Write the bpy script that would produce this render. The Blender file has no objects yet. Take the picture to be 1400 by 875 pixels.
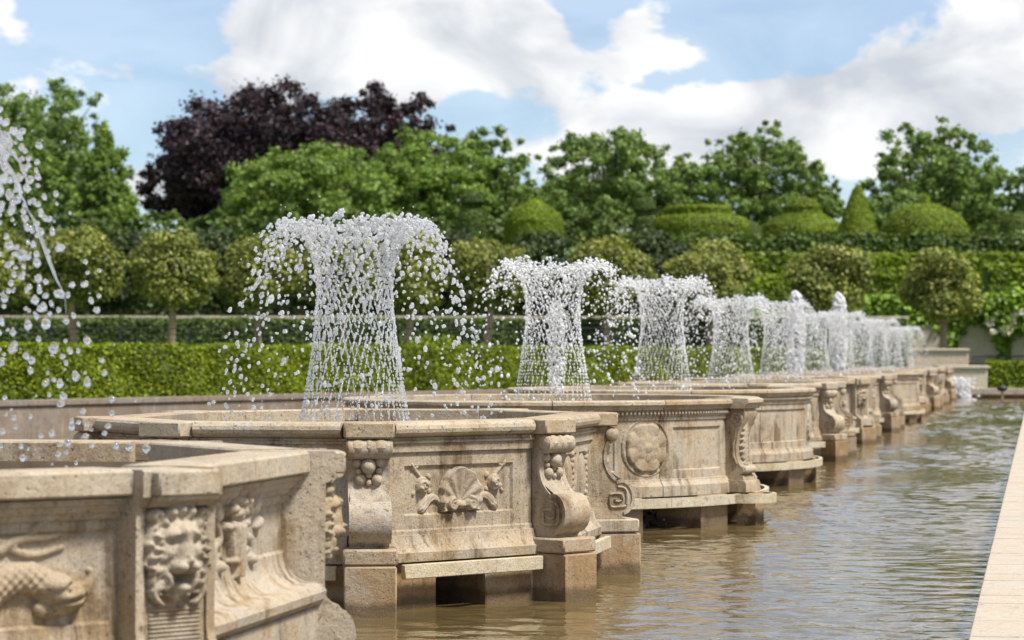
import bpy, bmesh, math, random
import numpy as np
from mathutils import Vector, Matrix, noise as mnoise
random.seed(7)
RNG = np.random.default_rng(11)
R = math.radians
SC = bpy.context.scene
COL = SC.collection

# ------------------------------------------------------------------ camera
FPX = 3887.0                       # focal length in pixels of a 1400 px wide frame
ALPHA = math.atan(720 / FPX)       # the camera looks this far to the left of the row of basins
CAMZ = 1.90
cd = bpy.data.cameras.new('camera')
cam = bpy.data.objects.new('camera', cd)
COL.objects.link(cam)
cd.lens = FPX / 1400 * 36
cd.sensor_width = 36
cd.clip_start = 0.1
cd.clip_end = 5000
cam.location = (0, 0, CAMZ)
cam.rotation_euler = (math.pi / 2 + math.atan(48.5 / FPX), 0, ALPHA)
cd.dof.use_dof = True
cd.dof.focus_distance = 22.0
cd.dof.aperture_fstop = 3.4
SC.camera = cam

# ------------------------------------------------------------------ sky, sun, exposure
SUN_EL, SUN_AZ = R(58), R(113)     # azimuth clockwise from +Y
world = bpy.data.worlds.new('World')
SC.world = world
world.use_nodes = True
def build_world():
    nt = world.node_tree
    nt.nodes.clear()
    N = nt.nodes.new
    L = nt.links.new
    out = N('ShaderNodeOutputWorld')
    sky = N('ShaderNodeTexSky')
    sky.sky_type = 'NISHITA'
    sky.sun_disc = False
    sky.sun_elevation = SUN_EL
    sky.sun_rotation = SUN_AZ
    sky.air_density = 1.0
    sky.dust_density = 0.1
    sky.ozone_density = 4.5
    bg1 = N('ShaderNodeBackground'); bg1.inputs[1].default_value = 0.060
    tint = N('ShaderNodeMix'); tint.data_type = 'RGBA'; tint.blend_type = 'MULTIPLY'; tint.inputs[0].default_value = 1.0
    tint.inputs[7].default_value = (0.90, 0.98, 1.10, 1)
    L(sky.outputs[0], tint.inputs[6]); L(tint.outputs[2], bg1.inputs[0])
    tc = N('ShaderNodeTexCoord')
    mp = N('ShaderNodeMapping'); mp.inputs['Scale'].default_value = (1, 1, 1.75)
    mp.inputs['Location'].default_value = (0.31, 0.12, 0.0)
    L(tc.outputs['Generated'], mp.inputs[0])
    n1 = N('ShaderNodeTexNoise'); n1.inputs['Scale'].default_value = 13.0
    n1.inputs['Detail'].default_value = 9; n1.inputs['Roughness'].default_value = 0.55
    n1.inputs['Distortion'].default_value = 0.25
    L(mp.outputs[0], n1.inputs[0])
    # a few banks of cumulus, each a soft bump in the direction vector
    def vecmath(op, a, b=None):
        v = N('ShaderNodeVectorMath'); v.operation = op
        L(a, v.inputs[0])
        if b is not None:
            if isinstance(b, tuple): v.inputs[1].default_value = b
            else: L(b, v.inputs[1])
        return v
    def mathn(op, a, b=None, c=None):
        m = N('ShaderNodeMath'); m.operation = op
        for k, q in enumerate((a, b, c)):
            if q is None: continue
            if isinstance(q, (int, float)): m.inputs[k].default_value = q
            else: L(q, m.inputs[k])
        return m.outputs[0]
    acc = mathn('MULTIPLY_ADD', n1.outputs[0], 1.55, -0.235)
    def direction(x, y):
        xr = (x - 700) / FPX; zr = (437.5 - y) / FPX + 48.5 / FPX
        v = Vector((-math.sin(ALPHA) + xr * math.cos(ALPHA), math.cos(ALPHA) + xr * math.sin(ALPHA), zr))
        return v.normalized()
    for (x, y, rx, ry, w) in CLOUDS:
        d = direction(x, y)
        v = vecmath('SUBTRACT', tc.outputs['Generated'], (d.x, d.y, d.z))
        v = vecmath('MULTIPLY', v.outputs[0], (FPX / rx, FPX / rx, FPX / ry))
        ln = N('ShaderNodeVectorMath'); ln.operation = 'LENGTH'; L(v.outputs[0], ln.inputs[0])
        q = mathn('MULTIPLY', ln.outputs['Value'], ln.outputs['Value'])
        e = mathn('POWER', 2.718, mathn('MULTIPLY', q, -1.0))
        acc = mathn('MULTIPLY_ADD', e, w, acc)
    ramp = N('ShaderNodeValToRGB')
    ramp.color_ramp.elements[0].position = 0.505
    ramp.color_ramp.elements[1].position = 0.590
    L(acc, ramp.inputs[0])
    # veil of thin high cloud everywhere
    n3 = N('ShaderNodeTexNoise'); n3.inputs['Scale'].default_value = 3.4; n3.inputs['Detail'].default_value = 6
    mp3 = N('ShaderNodeMapping'); mp3.inputs['Scale'].default_value = (1, 1, 6)
    L(tc.outputs['Generated'], mp3.inputs[0]); L(mp3.outputs[0], n3.inputs[0])
    veil = mathn('MULTIPLY', n3.outputs[0], 0.52)
    mask = mathn('MAXIMUM', ramp.outputs[0], veil)
    # cloud tone: greyer folds inside the bank
    n2 = N('ShaderNodeTexNoise'); n2.inputs['Scale'].default_value = 17; n2.inputs['Detail'].default_value = 7
    n2.inputs['Distortion'].default_value = 0.5
    L(mp.outputs[0], n2.inputs[0])
    r2 = N('ShaderNodeValToRGB')
    r2.color_ramp.elements[0].position = 0.36; r2.color_ramp.elements[0].color = (0.60, 0.645, 0.71, 1)
    r2.color_ramp.elements[1].position = 0.58; r2.color_ramp.elements[1].color = (1.0, 1.0, 1.0, 1)
    L(n2.outputs[0], r2.inputs[0])
    bg2 = N('ShaderNodeBackground'); bg2.inputs[1].default_value = CLOUD_STRENGTH
    L(r2.outputs[0], bg2.inputs[0])
    mx = N('ShaderNodeMixShader')
    L(mask, mx.inputs[0]); L(bg1.outputs[0], mx.inputs[1]); L(bg2.outputs[0], mx.inputs[2])
    L(mx.outputs[0], out.inputs[0])
CLOUD_STRENGTH = 0.50
CLOUDS = [(430, 40, 170, 70, 0.22), (640, 60, 150, 85, 0.26), (900, 20, 44, 22, 0.13), (960, 62, 48, 20, 0.13), (940, 112, 130, 20, -0.16), (1040, 60, 40, 50, -0.12), (1230, 170, 260, 65, 0.24),
          (880, 180, 170, 60, 0.20), (1010, 190, 150, 45, 0.16), (1400, 30, 90, 50, 0.15), (160, 20, 190, 90, -0.22),
          (1120, 70, 110, 55, -0.10), (800, 20, 45, 60, -0.20), (250, 150, 80, 60, -0.14), (700, 190, 60, 40, -0.02)]
build_world()
sd = bpy.data.lights.new('sun', 'SUN')
sun = bpy.data.objects.new('sun', sd)
COL.objects.link(sun)
sd.energy = 3.1
sd.angle = R(9)
sd.color = (1.0, 0.955, 0.88)
to_sun = Vector((math.sin(SUN_AZ) * math.cos(SUN_EL), math.cos(SUN_AZ) * math.cos(SUN_EL), math.sin(SUN_EL)))
sun.rotation_euler = to_sun.to_track_quat('Z', 'Y').to_euler()
sun.location = to_sun * 60
SC.view_settings.view_transform = 'Standard'
SC.view_settings.look = 'None'
SC.view_settings.exposure = 1.05
SC.view_settings.gamma = 1.0
SC.view_settings.use_curve_mapping = False
SC.render.engine = 'CYCLES'
SC.cycles.use_denoising = True
SC.cycles.max_bounces = 10
SC.cycles.transmission_bounces = 8
SC.cycles.transparent_max_bounces = 8
SC.cycles.diffuse_bounces = 3
SC.cycles.glossy_bounces = 4
SC.cycles.sample_clamp_indirect = 4.0

# ------------------------------------------------------------------ helpers
SA, CA = math.sin(ALPHA), math.cos(ALPHA)
def G(xr, dc, z=0.0):
    """point given by metres to the right of and along the viewing axis"""
    return Vector((-SA * dc + CA * xr, CA * dc + SA * xr, z))
def GP(px, dc, z=0.0):
    return G((px - 700) / FPX * dc, dc, z)
def ZP(py, dc):
    return CAMZ + (486 - py) / FPX * dc

def link(name, me, mat=None, parent=None):
    o = bpy.data.objects.new(name, me)
    COL.objects.link(o)
    if mat is not None and me is not None:
        ms = mat if isinstance(mat, (list, tuple)) else [mat]
        if len(me.materials) == 0:
            for m in ms: me.materials.append(m)
    if parent is not None: o.parent = parent
    return o
def tag(o, label=None, cat=None, group=None, kind=None):
    if label: o['label'] = label
    if cat: o['category'] = cat
    if group: o['group'] = group
    if kind: o['kind'] = kind
    return o
def empty(name, loc, rz=0.0):
    o = bpy.data.objects.new(name, None)
    COL.objects.link(o)
    o.location = loc
    o.rotation_euler = (0, 0, rz)
    o.empty_display_size = 0.2
    return o
def copy_tree(o, parent=None):
    c = o.copy()
    COL.objects.link(c)
    c.parent = parent
    for ch in list(o.children): copy_tree(ch, c)
    return c

class MB:
    def __init__(s): s.v = []; s.f = []
    def add(s, vs, fs):
        b = len(s.v)
        s.v.extend([tuple(p) for p in vs])
        s.f.extend([tuple(i + b for i in f) for f in fs])
    def box(s, fr, s0, s1, n0, n1, z0, z1, c=0.008):
        """chamfered block in frame fr"""
        c = min(c, (s1 - s0) * .3, (n1 - n0) * .3, (z1 - z0) * .3)
        vs = []
        for k in (0, 1):
            for j in (0, 1):
                for i in (0, 1):
                    S = (s0, s1)[i]; Nn = (n0, n1)[j]; Z = (z0, z1)[k]
                    ds = c * (1, -1)[i]; dn = c * (1, -1)[j]; dz = c * (1, -1)[k]
                    vs += [fr(S, Nn + dn, Z + dz), fr(S + ds, Nn, Z + dz), fr(S + ds, Nn + dn, Z)]
        def I(i, j, k, a): return ((k * 2 + j) * 2 + i) * 3 + a
        fs = []
        for i in (0, 1): fs.append([I(i, 0, 0, 0), I(i, 1, 0, 0), I(i, 1, 1, 0), I(i, 0, 1, 0)])
        for j in (0, 1): fs.append([I(0, j, 0, 1), I(1, j, 0, 1), I(1, j, 1, 1), I(0, j, 1, 1)])
        for k in (0, 1): fs.append([I(0, 0, k, 2), I(1, 0, k, 2), I(1, 1, k, 2), I(0, 1, k, 2)])
        for j in (0, 1):
            for k in (0, 1): fs.append([I(0, j, k, 1), I(1, j, k, 1), I(1, j, k, 2), I(0, j, k, 2)])
        for i in (0, 1):
            for k in (0, 1): fs.append([I(i, 0, k, 0), I(i, 1, k, 0), I(i, 1, k, 2), I(i, 0, k, 2)])
        for i in (0, 1):
            for j in (0, 1): fs.append([I(i, j, 0, 0), I(i, j, 1, 0), I(i, j, 1, 1), I(i, j, 0, 1)])
        for i in (0, 1):
            for j in (0, 1):
                for k in (0, 1): fs.append([I(i, j, k, 0), I(i, j, k, 1), I(i, j, k, 2)])
        s.add(vs, fs)
    def prism(s, fr, prof, s0, s1, steps=1):
        """profile [(n,z)..] closed polygon extruded along s"""
        n = len(prof); vs = []
        for k in range(steps + 1):
            S = s0 + (s1 - s0) * k / steps
            vs += [fr(S, a, b) for a, b in prof]
        fs = []
        for k in range(steps):
            for i in range(n):
                j = (i + 1) % n
                fs.append([k * n + i, k * n + j, (k + 1) * n + j, (k + 1) * n + i])
        fs.append(list(range(n))[::-1]); fs.append([steps * n + i for i in range(n)])
        s.add(vs, fs)
    def strip(s, rows):
        """rows of points joined into a sheet"""
        n = len(rows[0]); vs = [p for r in rows for p in r]; fs = []
        for k in range(len(rows) - 1):
            for i in range(n - 1): fs.append([k * n + i, k * n + i + 1, (k + 1) * n + i + 1, (k + 1) * n + i])
        s.add(vs, fs)
    def ball(s, c, r, nu=10, nv=7, sc=(1, 1, 1)):
        vs = [(c[0], c[1], c[2] + r * sc[2])]
        for j in range(1, nv):
            th = math.pi * j / nv
            for i in range(nu):
                ph = 2 * math.pi * i / nu
                vs.append((c[0] + r * sc[0] * math.sin(th) * math.cos(ph), c[1] + r * sc[1] * math.sin(th) * math.sin(ph), c[2] + r * sc[2] * math.cos(th)))
        vs.append((c[0], c[1], c[2] - r * sc[2]))
        fs = [[0, 1 + i, 1 + (i + 1) % nu] for i in range(nu)]
        for j in range(nv - 2):
            for i in range(nu):
                a = 1 + j * nu + i; b = 1 + j * nu + (i + 1) % nu
                fs.append([a, a + nu, b + nu, b])
        e = len(vs) - 1; o = 1 + (nv - 2) * nu
        fs += [[o + i, e, o + (i + 1) % nu] for i in range(nu)]
        s.add(vs, fs)
    def tube(s, pts, rad, k=8, cap=True):
        pts = [Vector(p) for p in pts]; m = len(pts)
        if not isinstance(rad, (list, tuple)): rad = [rad] * m
        ref = Vector((0.31, 0.22, 0.92)); vs = []
        for i, p in enumerate(pts):
            d = (pts[min(i + 1, m - 1)] - pts[max(i - 1, 0)]).normalized()
            u = d.cross(ref)
            if u.length < 1e-3: u = d.cross(Vector((1, 0, 0)))
            u.normalize(); w = d.cross(u)
            for q in range(k):
                a = 2 * math.pi * q / k
                vs.append(p + (u * math.cos(a) + w * math.sin(a)) * rad[i])
        fs = []
        for i in range(m - 1):
            for q in range(k):
                r2 = (q + 1) % k
                fs.append([i * k + q, i * k + r2, (i + 1) * k + r2, (i + 1) * k + q])
        if cap: fs += [list(range(k))[::-1], [(m - 1) * k + q for q in range(k)]]
        s.add(vs, fs)
    def lathe(s, c, prof, k=24, axis=None):
        """prof [(r,z)] about the vertical through c"""
        vs = []
        for r_, z in prof:
            for q in range(k):
                a = 2 * math.pi * q / k
                vs.append((c[0] + r_ * math.cos(a), c[1] + r_ * math.sin(a), c[2] + z))
        fs = []
        for i in range(len(prof) - 1):
            for q in range(k):
                r2 = (q + 1) % k
                fs.append([i * k + q, i * k + r2, (i + 1) * k + r2, (i + 1) * k + q])
        s.add(vs, fs)
    def build(s, name, mat, parent=None, smooth=True, angle=38, fix=True):
        me = bpy.data.meshes.new(name)
        me.from_pydata(s.v, [], s.f)
        if fix:
            bm = bmesh.new(); bm.from_mesh(me)
            bmesh.ops.recalc_face_normals(bm, faces=bm.faces)
            bm.to_mesh(me); bm.free()
        if smooth:
            me.polygons.foreach_set('use_smooth', [True] * len(me.polygons))
            me.set_sharp_from_angle(angle=R(angle))
        me.update()
        return link(name, me, mat, parent)

def np_mesh(name, verts, faces, smooth=True):
    """faces: (M,k) array"""
    me = bpy.data.meshes.new(name)
    verts = np.asarray(verts, np.float32); faces = np.asarray(faces, np.int32)
    me.vertices.add(len(verts)); me.vertices.foreach_set('co', verts.ravel())
    k = faces.shape[1]
    me.loops.add(faces.size); me.loops.foreach_set('vertex_index', faces.ravel())
    me.polygons.add(len(faces))
    me.polygons.foreach_set('loop_start', np.arange(0, faces.size, k, dtype=np.int32))
    me.polygons.foreach_set('loop_total', np.full(len(faces), k, np.int32))
    me.polygons.foreach_set('use_smooth', np.full(len(faces), smooth, bool))
    me.update(calc_edges=True)
    return me

class Frame:
    """local frame on a wall: s along it, n outwards, z up"""
    def __init__(f, ox, oy, nx, ny):
        l = math.hypot(nx, ny); f.o = (ox, oy); f.n = (nx / l, ny / l); f.t = (-f.n[1], f.n[0])
    def __call__(f, s, n, z):
        return (f.o[0] + s * f.t[0] + n * f.n[0], f.o[1] + s * f.t[1] + n * f.n[1], z)
    def np(f, s, n, z):
        return np.stack([f.o[0] + s * f.t[0] + n * f.n[0], f.o[1] + s * f.t[1] + n * f.n[1], z], -1)

# ------------------------------------------------------------------ materials
def new_mat(name):
    m = bpy.data.materials.new(name); m.use_nodes = True
    nt = m.node_tree
    return m, nt, nt.nodes['Principled BSDF']
def nz(nt, scale, detail=4, rough=0.55, vec=None, dist=0.0):
    n = nt.nodes.new('ShaderNodeTexNoise')
    n.inputs['Scale'].default_value = scale; n.inputs['Detail'].default_value = detail
    n.inputs['Roughness'].default_value = rough; n.inputs['Distortion'].default_value = dist
    if vec is not None: nt.links.new(vec, n.inputs['Vector'])
    return n.outputs['Fac']
def ramp(nt, fac, stops):
    r = nt.nodes.new('ShaderNodeValToRGB')
    el = r.color_ramp.elements
    while len(el) < len(stops): el.new(0.5)
    for e, (p, c) in zip(el, stops):
        e.position = p; e.color = (*c, 1) if len(c) == 3 else c
    nt.links.new(fac, r.inputs[0])
    return r.outputs[0]
def mixc(nt, fac, a, b, mode='MIX'):
    n = nt.nodes.new('ShaderNodeMix'); n.data_type = 'RGBA'; n.blend_type = mode
    for sock, v in ((n.inputs[0], fac), (n.inputs[6], a), (n.inputs[7], b)):
        if isinstance(v, (int, float)): sock.default_value = v
        elif isinstance(v, tuple): sock.default_value = (*v, 1) if len(v) == 3 else v
        else: nt.links.new(v, sock)
    return n.outputs[2]
def worldpos(nt, scale=(1, 1, 1)):
    g = nt.nodes.new('ShaderNodeNewGeometry')
    m = nt.nodes.new('ShaderNodeMapping'); m.inputs['Scale'].default_value = scale
    nt.links.new(g.outputs['Position'], m.inputs[0])
    return m.outputs[0]
def mathnode(nt, op, a, b=0.5):
    m = nt.nodes.new('ShaderNodeMath'); m.operation = op
    for k, q in enumerate((a, b)):
        if isinstance(q, (int, float)): m.inputs[k].default_value = q
        else: nt.links.new(q, m.inputs[k])
    return m.outputs[0]
def bump(nt, bsdf, h, strength=0.4, dist=0.01):
    b = nt.nodes.new('ShaderNodeBump')
    b.inputs['Strength'].default_value = strength; b.inputs['Distance'].default_value = dist
    nt.links.new(h, b.inputs['Height']); nt.links.new(b.outputs[0], bsdf.inputs['Normal'])

def stone_mat(name, wet=False, *, light=(0.485, 0.415, 0.315), mid=(0.41, 0.300, 0.175), dark=(0.17, 0.115, 0.058), grey=(0.43, 0.385, 0.315), stain=0.95, pit=0.5, vary=True):
    m, nt, b = new_mat(name)
    wp = worldpos(nt)
    base = ramp(nt, nz(nt, 1.9, 7, 0.66, wp, 0.6), [(0.33, mid), (0.46, light), (0.60, grey), (0.72, light)])
    # run-off streaks, broken up and of uneven strength
    st = ramp(nt, nz(nt, 1.0, 6, 0.7, worldpos(nt, (4.6, 4.6, 0.62)), 0.5), [(0.46, (0, 0, 0)), (0.60, (1, 1, 1))])
    brk = ramp(nt, nz(nt, 2.3, 5, 0.65, wp, 0.3), [(0.40, (0, 0, 0)), (0.56, (1, 1, 1))])
    base = mixc(nt, mathnode(nt, 'MULTIPLY', mathnode(nt, 'MULTIPLY', st, brk), stain), base, dark)
    rust = ramp(nt, nz(nt, 3.1, 6, 0.68, wp, 0.8), [(0.53, (0, 0, 0)), (0.66, (1, 1, 1))])
    base = mixc(nt, mathnode(nt, 'MULTIPLY', rust, stain * 0.75), base, mid)
    wh = ramp(nt, nz(nt, 1.3, 6, 0.68, worldpos(nt, (3.4, 3.4, 0.8)), 0.4), [(0.56, (0, 0, 0)), (0.70, (1, 1, 1))])
    base = mixc(nt, mathnode(nt, 'MULTIPLY', wh, 0.45), base, (0.53, 0.475, 0.40))
    # lichen and mould spots
    spots = ramp(nt, nz(nt, 10, 9, 0.78, wp), [(0.56, (0, 0, 0)), (0.64, (1, 1, 1))])
    base = mixc(nt, mathnode(nt, 'MULTIPLY', mathnode(nt, 'MULTIPLY', spots, brk), 0.8), base, (0.12, 0.095, 0.06))
    fine = nz(nt, 85, 5, 0.7, wp)
    base = mixc(nt, 0.6, base, ramp(nt, fine, [(0.3, (0.40, 0.36, 0.32)), (0.6, (1, 1, 1))]), 'MULTIPLY')
    pits = ramp(nt, nz(nt, 46, 3, 0.6, wp), [(0.30, (0, 0, 0)), (0.38, (1, 1, 1))])
    base = mixc(nt, pit, base, mixc(nt, pits, (0.22, 0.16, 0.10), (1, 1, 1)), 'MULTIPLY')
    if vary:
        oi = nt.nodes.new('ShaderNodeObjectInfo')
        tint = ramp(nt, oi.outputs['Random'], [(0.0, (0.86, 0.80, 0.72)), (0.5, (1.0, 0.98, 0.96)), (1.0, (0.95, 0.95, 0.97))])
        base = mixc(nt, 1.0, base, tint, 'MULTIPLY')
    if wet:     # dark algae tide mark just above the pool
        sx = nt.nodes.new('ShaderNodeSeparateXYZ'); nt.links.new(wp, sx.inputs[0])
        lv = mathnode(nt, 'ADD', sx.outputs[2], mathnode(nt, 'MULTIPLY', nz(nt, 5, 5, 0.7, worldpos(nt, (1, 1, 0.3))), -0.16))
        tide = ramp(nt, lv, [(0.0, (1, 1, 1)), (0.05, (0, 0, 0))])
        base = mixc(nt, mathnode(nt, 'MULTIPLY', tide, 0.7), base, (0.075, 0.052, 0.026))
    nt.links.new(base, b.inputs['Base Color'])
    b.inputs['Roughness'].default_value = 0.86
    b.inputs['Specular IOR Level'].default_value = 0.3
    h = mathnode(nt, 'ADD', mathnode(nt, 'MULTIPLY', fine, 0.7), mathnode(nt, 'MULTIPLY', pits, 0.8))
    h = mathnode(nt, 'ADD', h, mathnode(nt, 'MULTIPLY', nz(nt, 14, 5, 0.6, wp), 1.6))
    h = mathnode(nt, 'ADD', h, mathnode(nt, 'MULTIPLY', nz(nt, 4, 4, 0.6, wp), 2.5))
    bump(nt, b, h, 0.7, 0.009)
    return m
M = {}
M['stone'] = stone_mat('carved_limestone')
M['rim'] = stone_mat('rim_limestone', light=(0.50, 0.425, 0.315), mid=(0.43, 0.325, 0.20), dark=(0.25, 0.175, 0.09), grey=(0.44, 0.39, 0.31), stain=0.5, pit=0.8)
M['carve'] = stone_mat('carving_limestone', light=(0.48, 0.41, 0.31), mid=(0.41, 0.31, 0.195), grey=(0.44, 0.385, 0.305), stain=0.45, pit=0.3)
M['block'] = stone_mat('pier_sandstone', True, light=(0.385, 0.275, 0.155), mid=(0.33, 0.22, 0.11), dark=(0.25, 0.15, 0.07), grey=(0.40, 0.32, 0.23), stain=0.6, pit=0.3)
M['ledge'] = stone_mat('pale_ledge', light=(0.60, 0.535, 0.38), mid=(0.55, 0.46, 0.29), dark=(0.42, 0.34, 0.20), grey=(0.58, 0.53, 0.42), stain=0.5, pit=0.15)
M['wall'] = stone_mat('terrace_wall_stone', light=(0.29, 0.24, 0.19), mid=(0.25, 0.195, 0.145), dark=(0.16, 0.115, 0.08), grey=(0.26, 0.23, 0.20), stain=0.5, pit=0.2)  # tones darkened to hold the shade on the terrace wall
M['coping'] = stone_mat('paving_limestone', light=(0.52, 0.445, 0.35), mid=(0.475, 0.395, 0.30), dark=(0.38, 0.31, 0.23), grey=(0.49, 0.44, 0.37), stain=0.2, pit=0.12, vary=False)
M['pavilion'] = stone_mat('pavilion_limestone', light=(0.66, 0.56, 0.44), mid=(0.60, 0.49, 0.37), dark=(0.44, 0.35, 0.25), grey=(0.61, 0.54, 0.45), stain=0.35, pit=0.1)

LEAF_RG = 0.64
def leaf_mat(name, c0, c1, c2, trans=0.28, rough=0.55, gain=1.5):
    if name not in ('white_petal', 'copper_beech_leaf'): c0, c1, c2 = [(max(c[0], c[1] * LEAF_RG) * gain, c[1] * gain, max(c[2], c[1] * 0.03) * gain) for c in (c0, c1, c2)]
    m, nt, b = new_mat(name)
    g = nt.nodes.new('ShaderNodeNewGeometry')
    col = ramp(nt, g.outputs['Random Per Island'], [(0.0, c0), (0.55, c1), (1.0, c2)])
    big = ramp(nt, nz(nt, 0.35, 3, 0.5, worldpos(nt)), [(0.35, (0.72, 0.74, 0.70)), (0.65, (1.12, 1.10, 1.0))])
    col = mixc(nt, 1.0, col, big, 'MULTIPLY')
    nt.links.new(col, b.inputs['Base Color'])
    b.inputs['Roughness'].default_value = rough
    b.inputs['Specular IOR Level'].default_value = 0.35
    tr = nt.nodes.new('ShaderNodeBsdfTranslucent')
    tcol = mixc(nt, 1.0, col, (1.25, 1.25, 0.6), 'MULTIPLY')
    nt.links.new(tcol, tr.inputs[0])
    mx = nt.nodes.new('ShaderNodeMixShader'); mx.inputs[0].default_value = trans
    nt.links.new(b.outputs[0], mx.inputs[1]); nt.links.new(tr.outputs[0], mx.inputs[2])
    nt.links.new(mx.outputs[0], nt.nodes['Material Output'].inputs[0])
    return m
M['leaf_box'] = leaf_mat('boxwood_leaf', (0.048, 0.076, 0.003), (0.110, 0.150, 0.004), (0.22, 0.26, 0.007), 0.34)
M['leaf_linden'] = leaf_mat('linden_leaf', (0.060, 0.080, 0.014), (0.135, 0.155, 0.032), (0.29, 0.29, 0.075), 0.25)
M['leaf_green'] = leaf_mat('tree_leaf', (0.056, 0.096, 0.024), (0.122, 0.186, 0.050), (0.205, 0.280, 0.088), 0.36)
M['leaf_bright'] = leaf_mat('bright_tree_leaf', (0.060, 0.105, 0.020), (0.126, 0.196, 0.038), (0.205, 0.285, 0.066), 0.35)
M['leaf_dark'] = leaf_mat('yew_leaf', (0.020, 0.050, 0.010), (0.040, 0.090, 0.014), (0.070, 0.135, 0.020), 0.2)
M['leaf_topiary'] = leaf_mat('topiary_leaf', (0.062, 0.096, 0.002), (0.108, 0.155, 0.003), (0.165, 0.212, 0.004), 0.25)
M['leaf_purple'] = leaf_mat('copper_beech_leaf', (0.014, 0.010, 0.015), (0.034, 0.020, 0.028), (0.085, 0.044, 0.056), 0.18)
M['leaf_ivy'] = leaf_mat('ivy_leaf', (0.06, 0.12, 0.012), (0.12, 0.22, 0.02), (0.24, 0.36, 0.04), 0.3)
M['petal'] = leaf_mat('white_petal', (0.75, 0.72, 0.64), (0.80, 0.78, 0.70), (0.82, 0.80, 0.76), 0.2)
def plain(name, col, rough=0.7, noise=0.25, scale=12, metal=0.0):
    m, nt, b = new_mat(name)
    f = nz(nt, scale, 5, 0.6, worldpos(nt))
    c = mixc(nt, 1.0, col, ramp(nt, f, [(0.3, (1 - noise,) * 3), (0.7, (1 + noise * .4,) * 3)]), 'MULTIPLY')
    nt.links.new(c, b.inputs['Base Color'])
    b.inputs['Roughness'].default_value = rough; b.inputs['Metallic'].default_value = metal
    bump(nt, b, f, 0.3, 0.01)
    return m
M['bark'] = plain('tree_bark', (0.40, 0.28, 0.18), 0.9, 0.5, 20)
M['bark_dark'] = plain('dark_bark', (0.07, 0.055, 0.045), 0.9, 0.5, 8)
M['core'] = plain('hedge_core_twigs', (0.045, 0.065, 0.010), 0.95, 0.4, 9)
M['soil'] = plain('basin_floor_stone', (0.20, 0.15, 0.10), 0.9, 0.4, 6)
M['grass'] = plain('lawn_grass', (0.07, 0.13, 0.022), 0.9, 0.5, 3)
M['iron'] = plain('dark_iron', (0.018, 0.022, 0.028), 0.5, 0.2, 20)
M['rail'] = plain('weathered_rail', (0.42, 0.37, 0.27), 0.85, 0.35, 6)
M['joint'] = plain('mossy_joint', (0.035, 0.034, 0.022), 0.95, 0.4, 30)

def water_mat():
    m, nt, b = new_mat('murky_pool_water')
    wp = worldpos(nt)
    c = ramp(nt, nz(nt, 0.5, 4, 0.55, wp), [(0.3, (0.100, 0.070, 0.028)), (0.7, (0.135, 0.097, 0.042))])
    nt.links.new(c, b.inputs['Base Color'])
    b.inputs['Roughness'].default_value = 0.02
    b.inputs['IOR'].default_value = 1.33
    b.inputs['Specular IOR Level'].default_value = 0.5
    w1 = nz(nt, 3.6, 3, 0.5, worldpos(nt, (1.0, 1.25, 1)), 0.6)
    w2 = nz(nt, 8.5, 2, 0.5, wp, 0.3)
    patch = ramp(nt, nz(nt, 0.22, 3, 0.5, wp), [(0.35, (0.45,) * 3), (0.65, (1.0,) * 3)])
    h = mathnode(nt, 'ADD', w1, mathnode(nt, 'MULTIPLY', w2, 0.22))
    h = mathnode(nt, 'MULTIPLY', h, patch)
    bump(nt, b, h, 1.0, WATER_BUMP)
    return m
WATER_BUMP = 0.012
M['water'] = water_mat()
def spray_mat(name, white):
    m, nt, b = new_mat(name)
    b.inputs['Base Color'].default_value = (0.97, 0.985, 1.0, 1)
    b.inputs['Roughness'].default_value = 0.02
    b.inputs['IOR'].default_value = 1.33
    b.inputs['Transmission Weight'].default_value = 1.0
    d = nt.nodes.new('ShaderNodeBsdfDiffuse'); d.inputs[0].default_value = (0.95, 0.955, 0.96, 1)
    t = nt.nodes.new('ShaderNodeBsdfTranslucent'); t.inputs[0].default_value = (0.95, 0.955, 0.96, 1)
    a = nt.nodes.new('ShaderNodeMixShader'); a.inputs[0].default_value = 0.45
    nt.links.new(d.outputs[0], a.inputs[1]); nt.links.new(t.outputs[0], a.inputs[2])
    mx = nt.nodes.new('ShaderNodeMixShader'); mx.inputs[0].default_value = white
    nt.links.new(b.outputs[0], mx.inputs[1]); nt.links.new(a.outputs[0], mx.inputs[2])
    nt.links.new(mx.outputs[0], nt.nodes['Material Output'].inputs[0])
    return m
M['spray'] = spray_mat('clear_spray_water', 0.34)
M['spray_near'] = spray_mat('near_clear_spray_water', 0.16)
M['foam'] = spray_mat('foaming_spray_water', 0.72)

# ------------------------------------------------------------------ carved relief as height fields
def blob(S, Z, cx, cz, rx, rz, h, rot=0.0, p=0.5):
    c, s_ = math.cos(rot), math.sin(rot)
    x = (S - cx) * c + (Z - cz) * s_; y = -(S - cx) * s_ + (Z - cz) * c
    q = 1 - (x / rx) ** 2 - (y / rz) ** 2
    return np.where(q > 0, h * np.maximum(q, 0) ** p, -1.0)
def tube2d(S, Z, pts, rads, hs=0.9):
    H = np.full(S.shape, -1.0)
    for (p, q, r0, r1) in zip(pts[:-1], pts[1:], rads[:-1], rads[1:]):
        dx, dz = q[0] - p[0], q[1] - p[1]
        l2 = dx * dx + dz * dz + 1e-12
        u = np.clip(((S - p[0]) * dx + (Z - p[1]) * dz) / l2, 0, 1)
        d2 = (S - p[0] - u * dx) ** 2 + (Z - p[1] - u * dz) ** 2
        r_ = r0 + (r1 - r0) * u
        q2 = r_ * r_ - d2
        H = np.maximum(H, np.where(q2 > 0, hs * np.sqrt(np.maximum(q2, 0)), -1.0))
    return H
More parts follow.
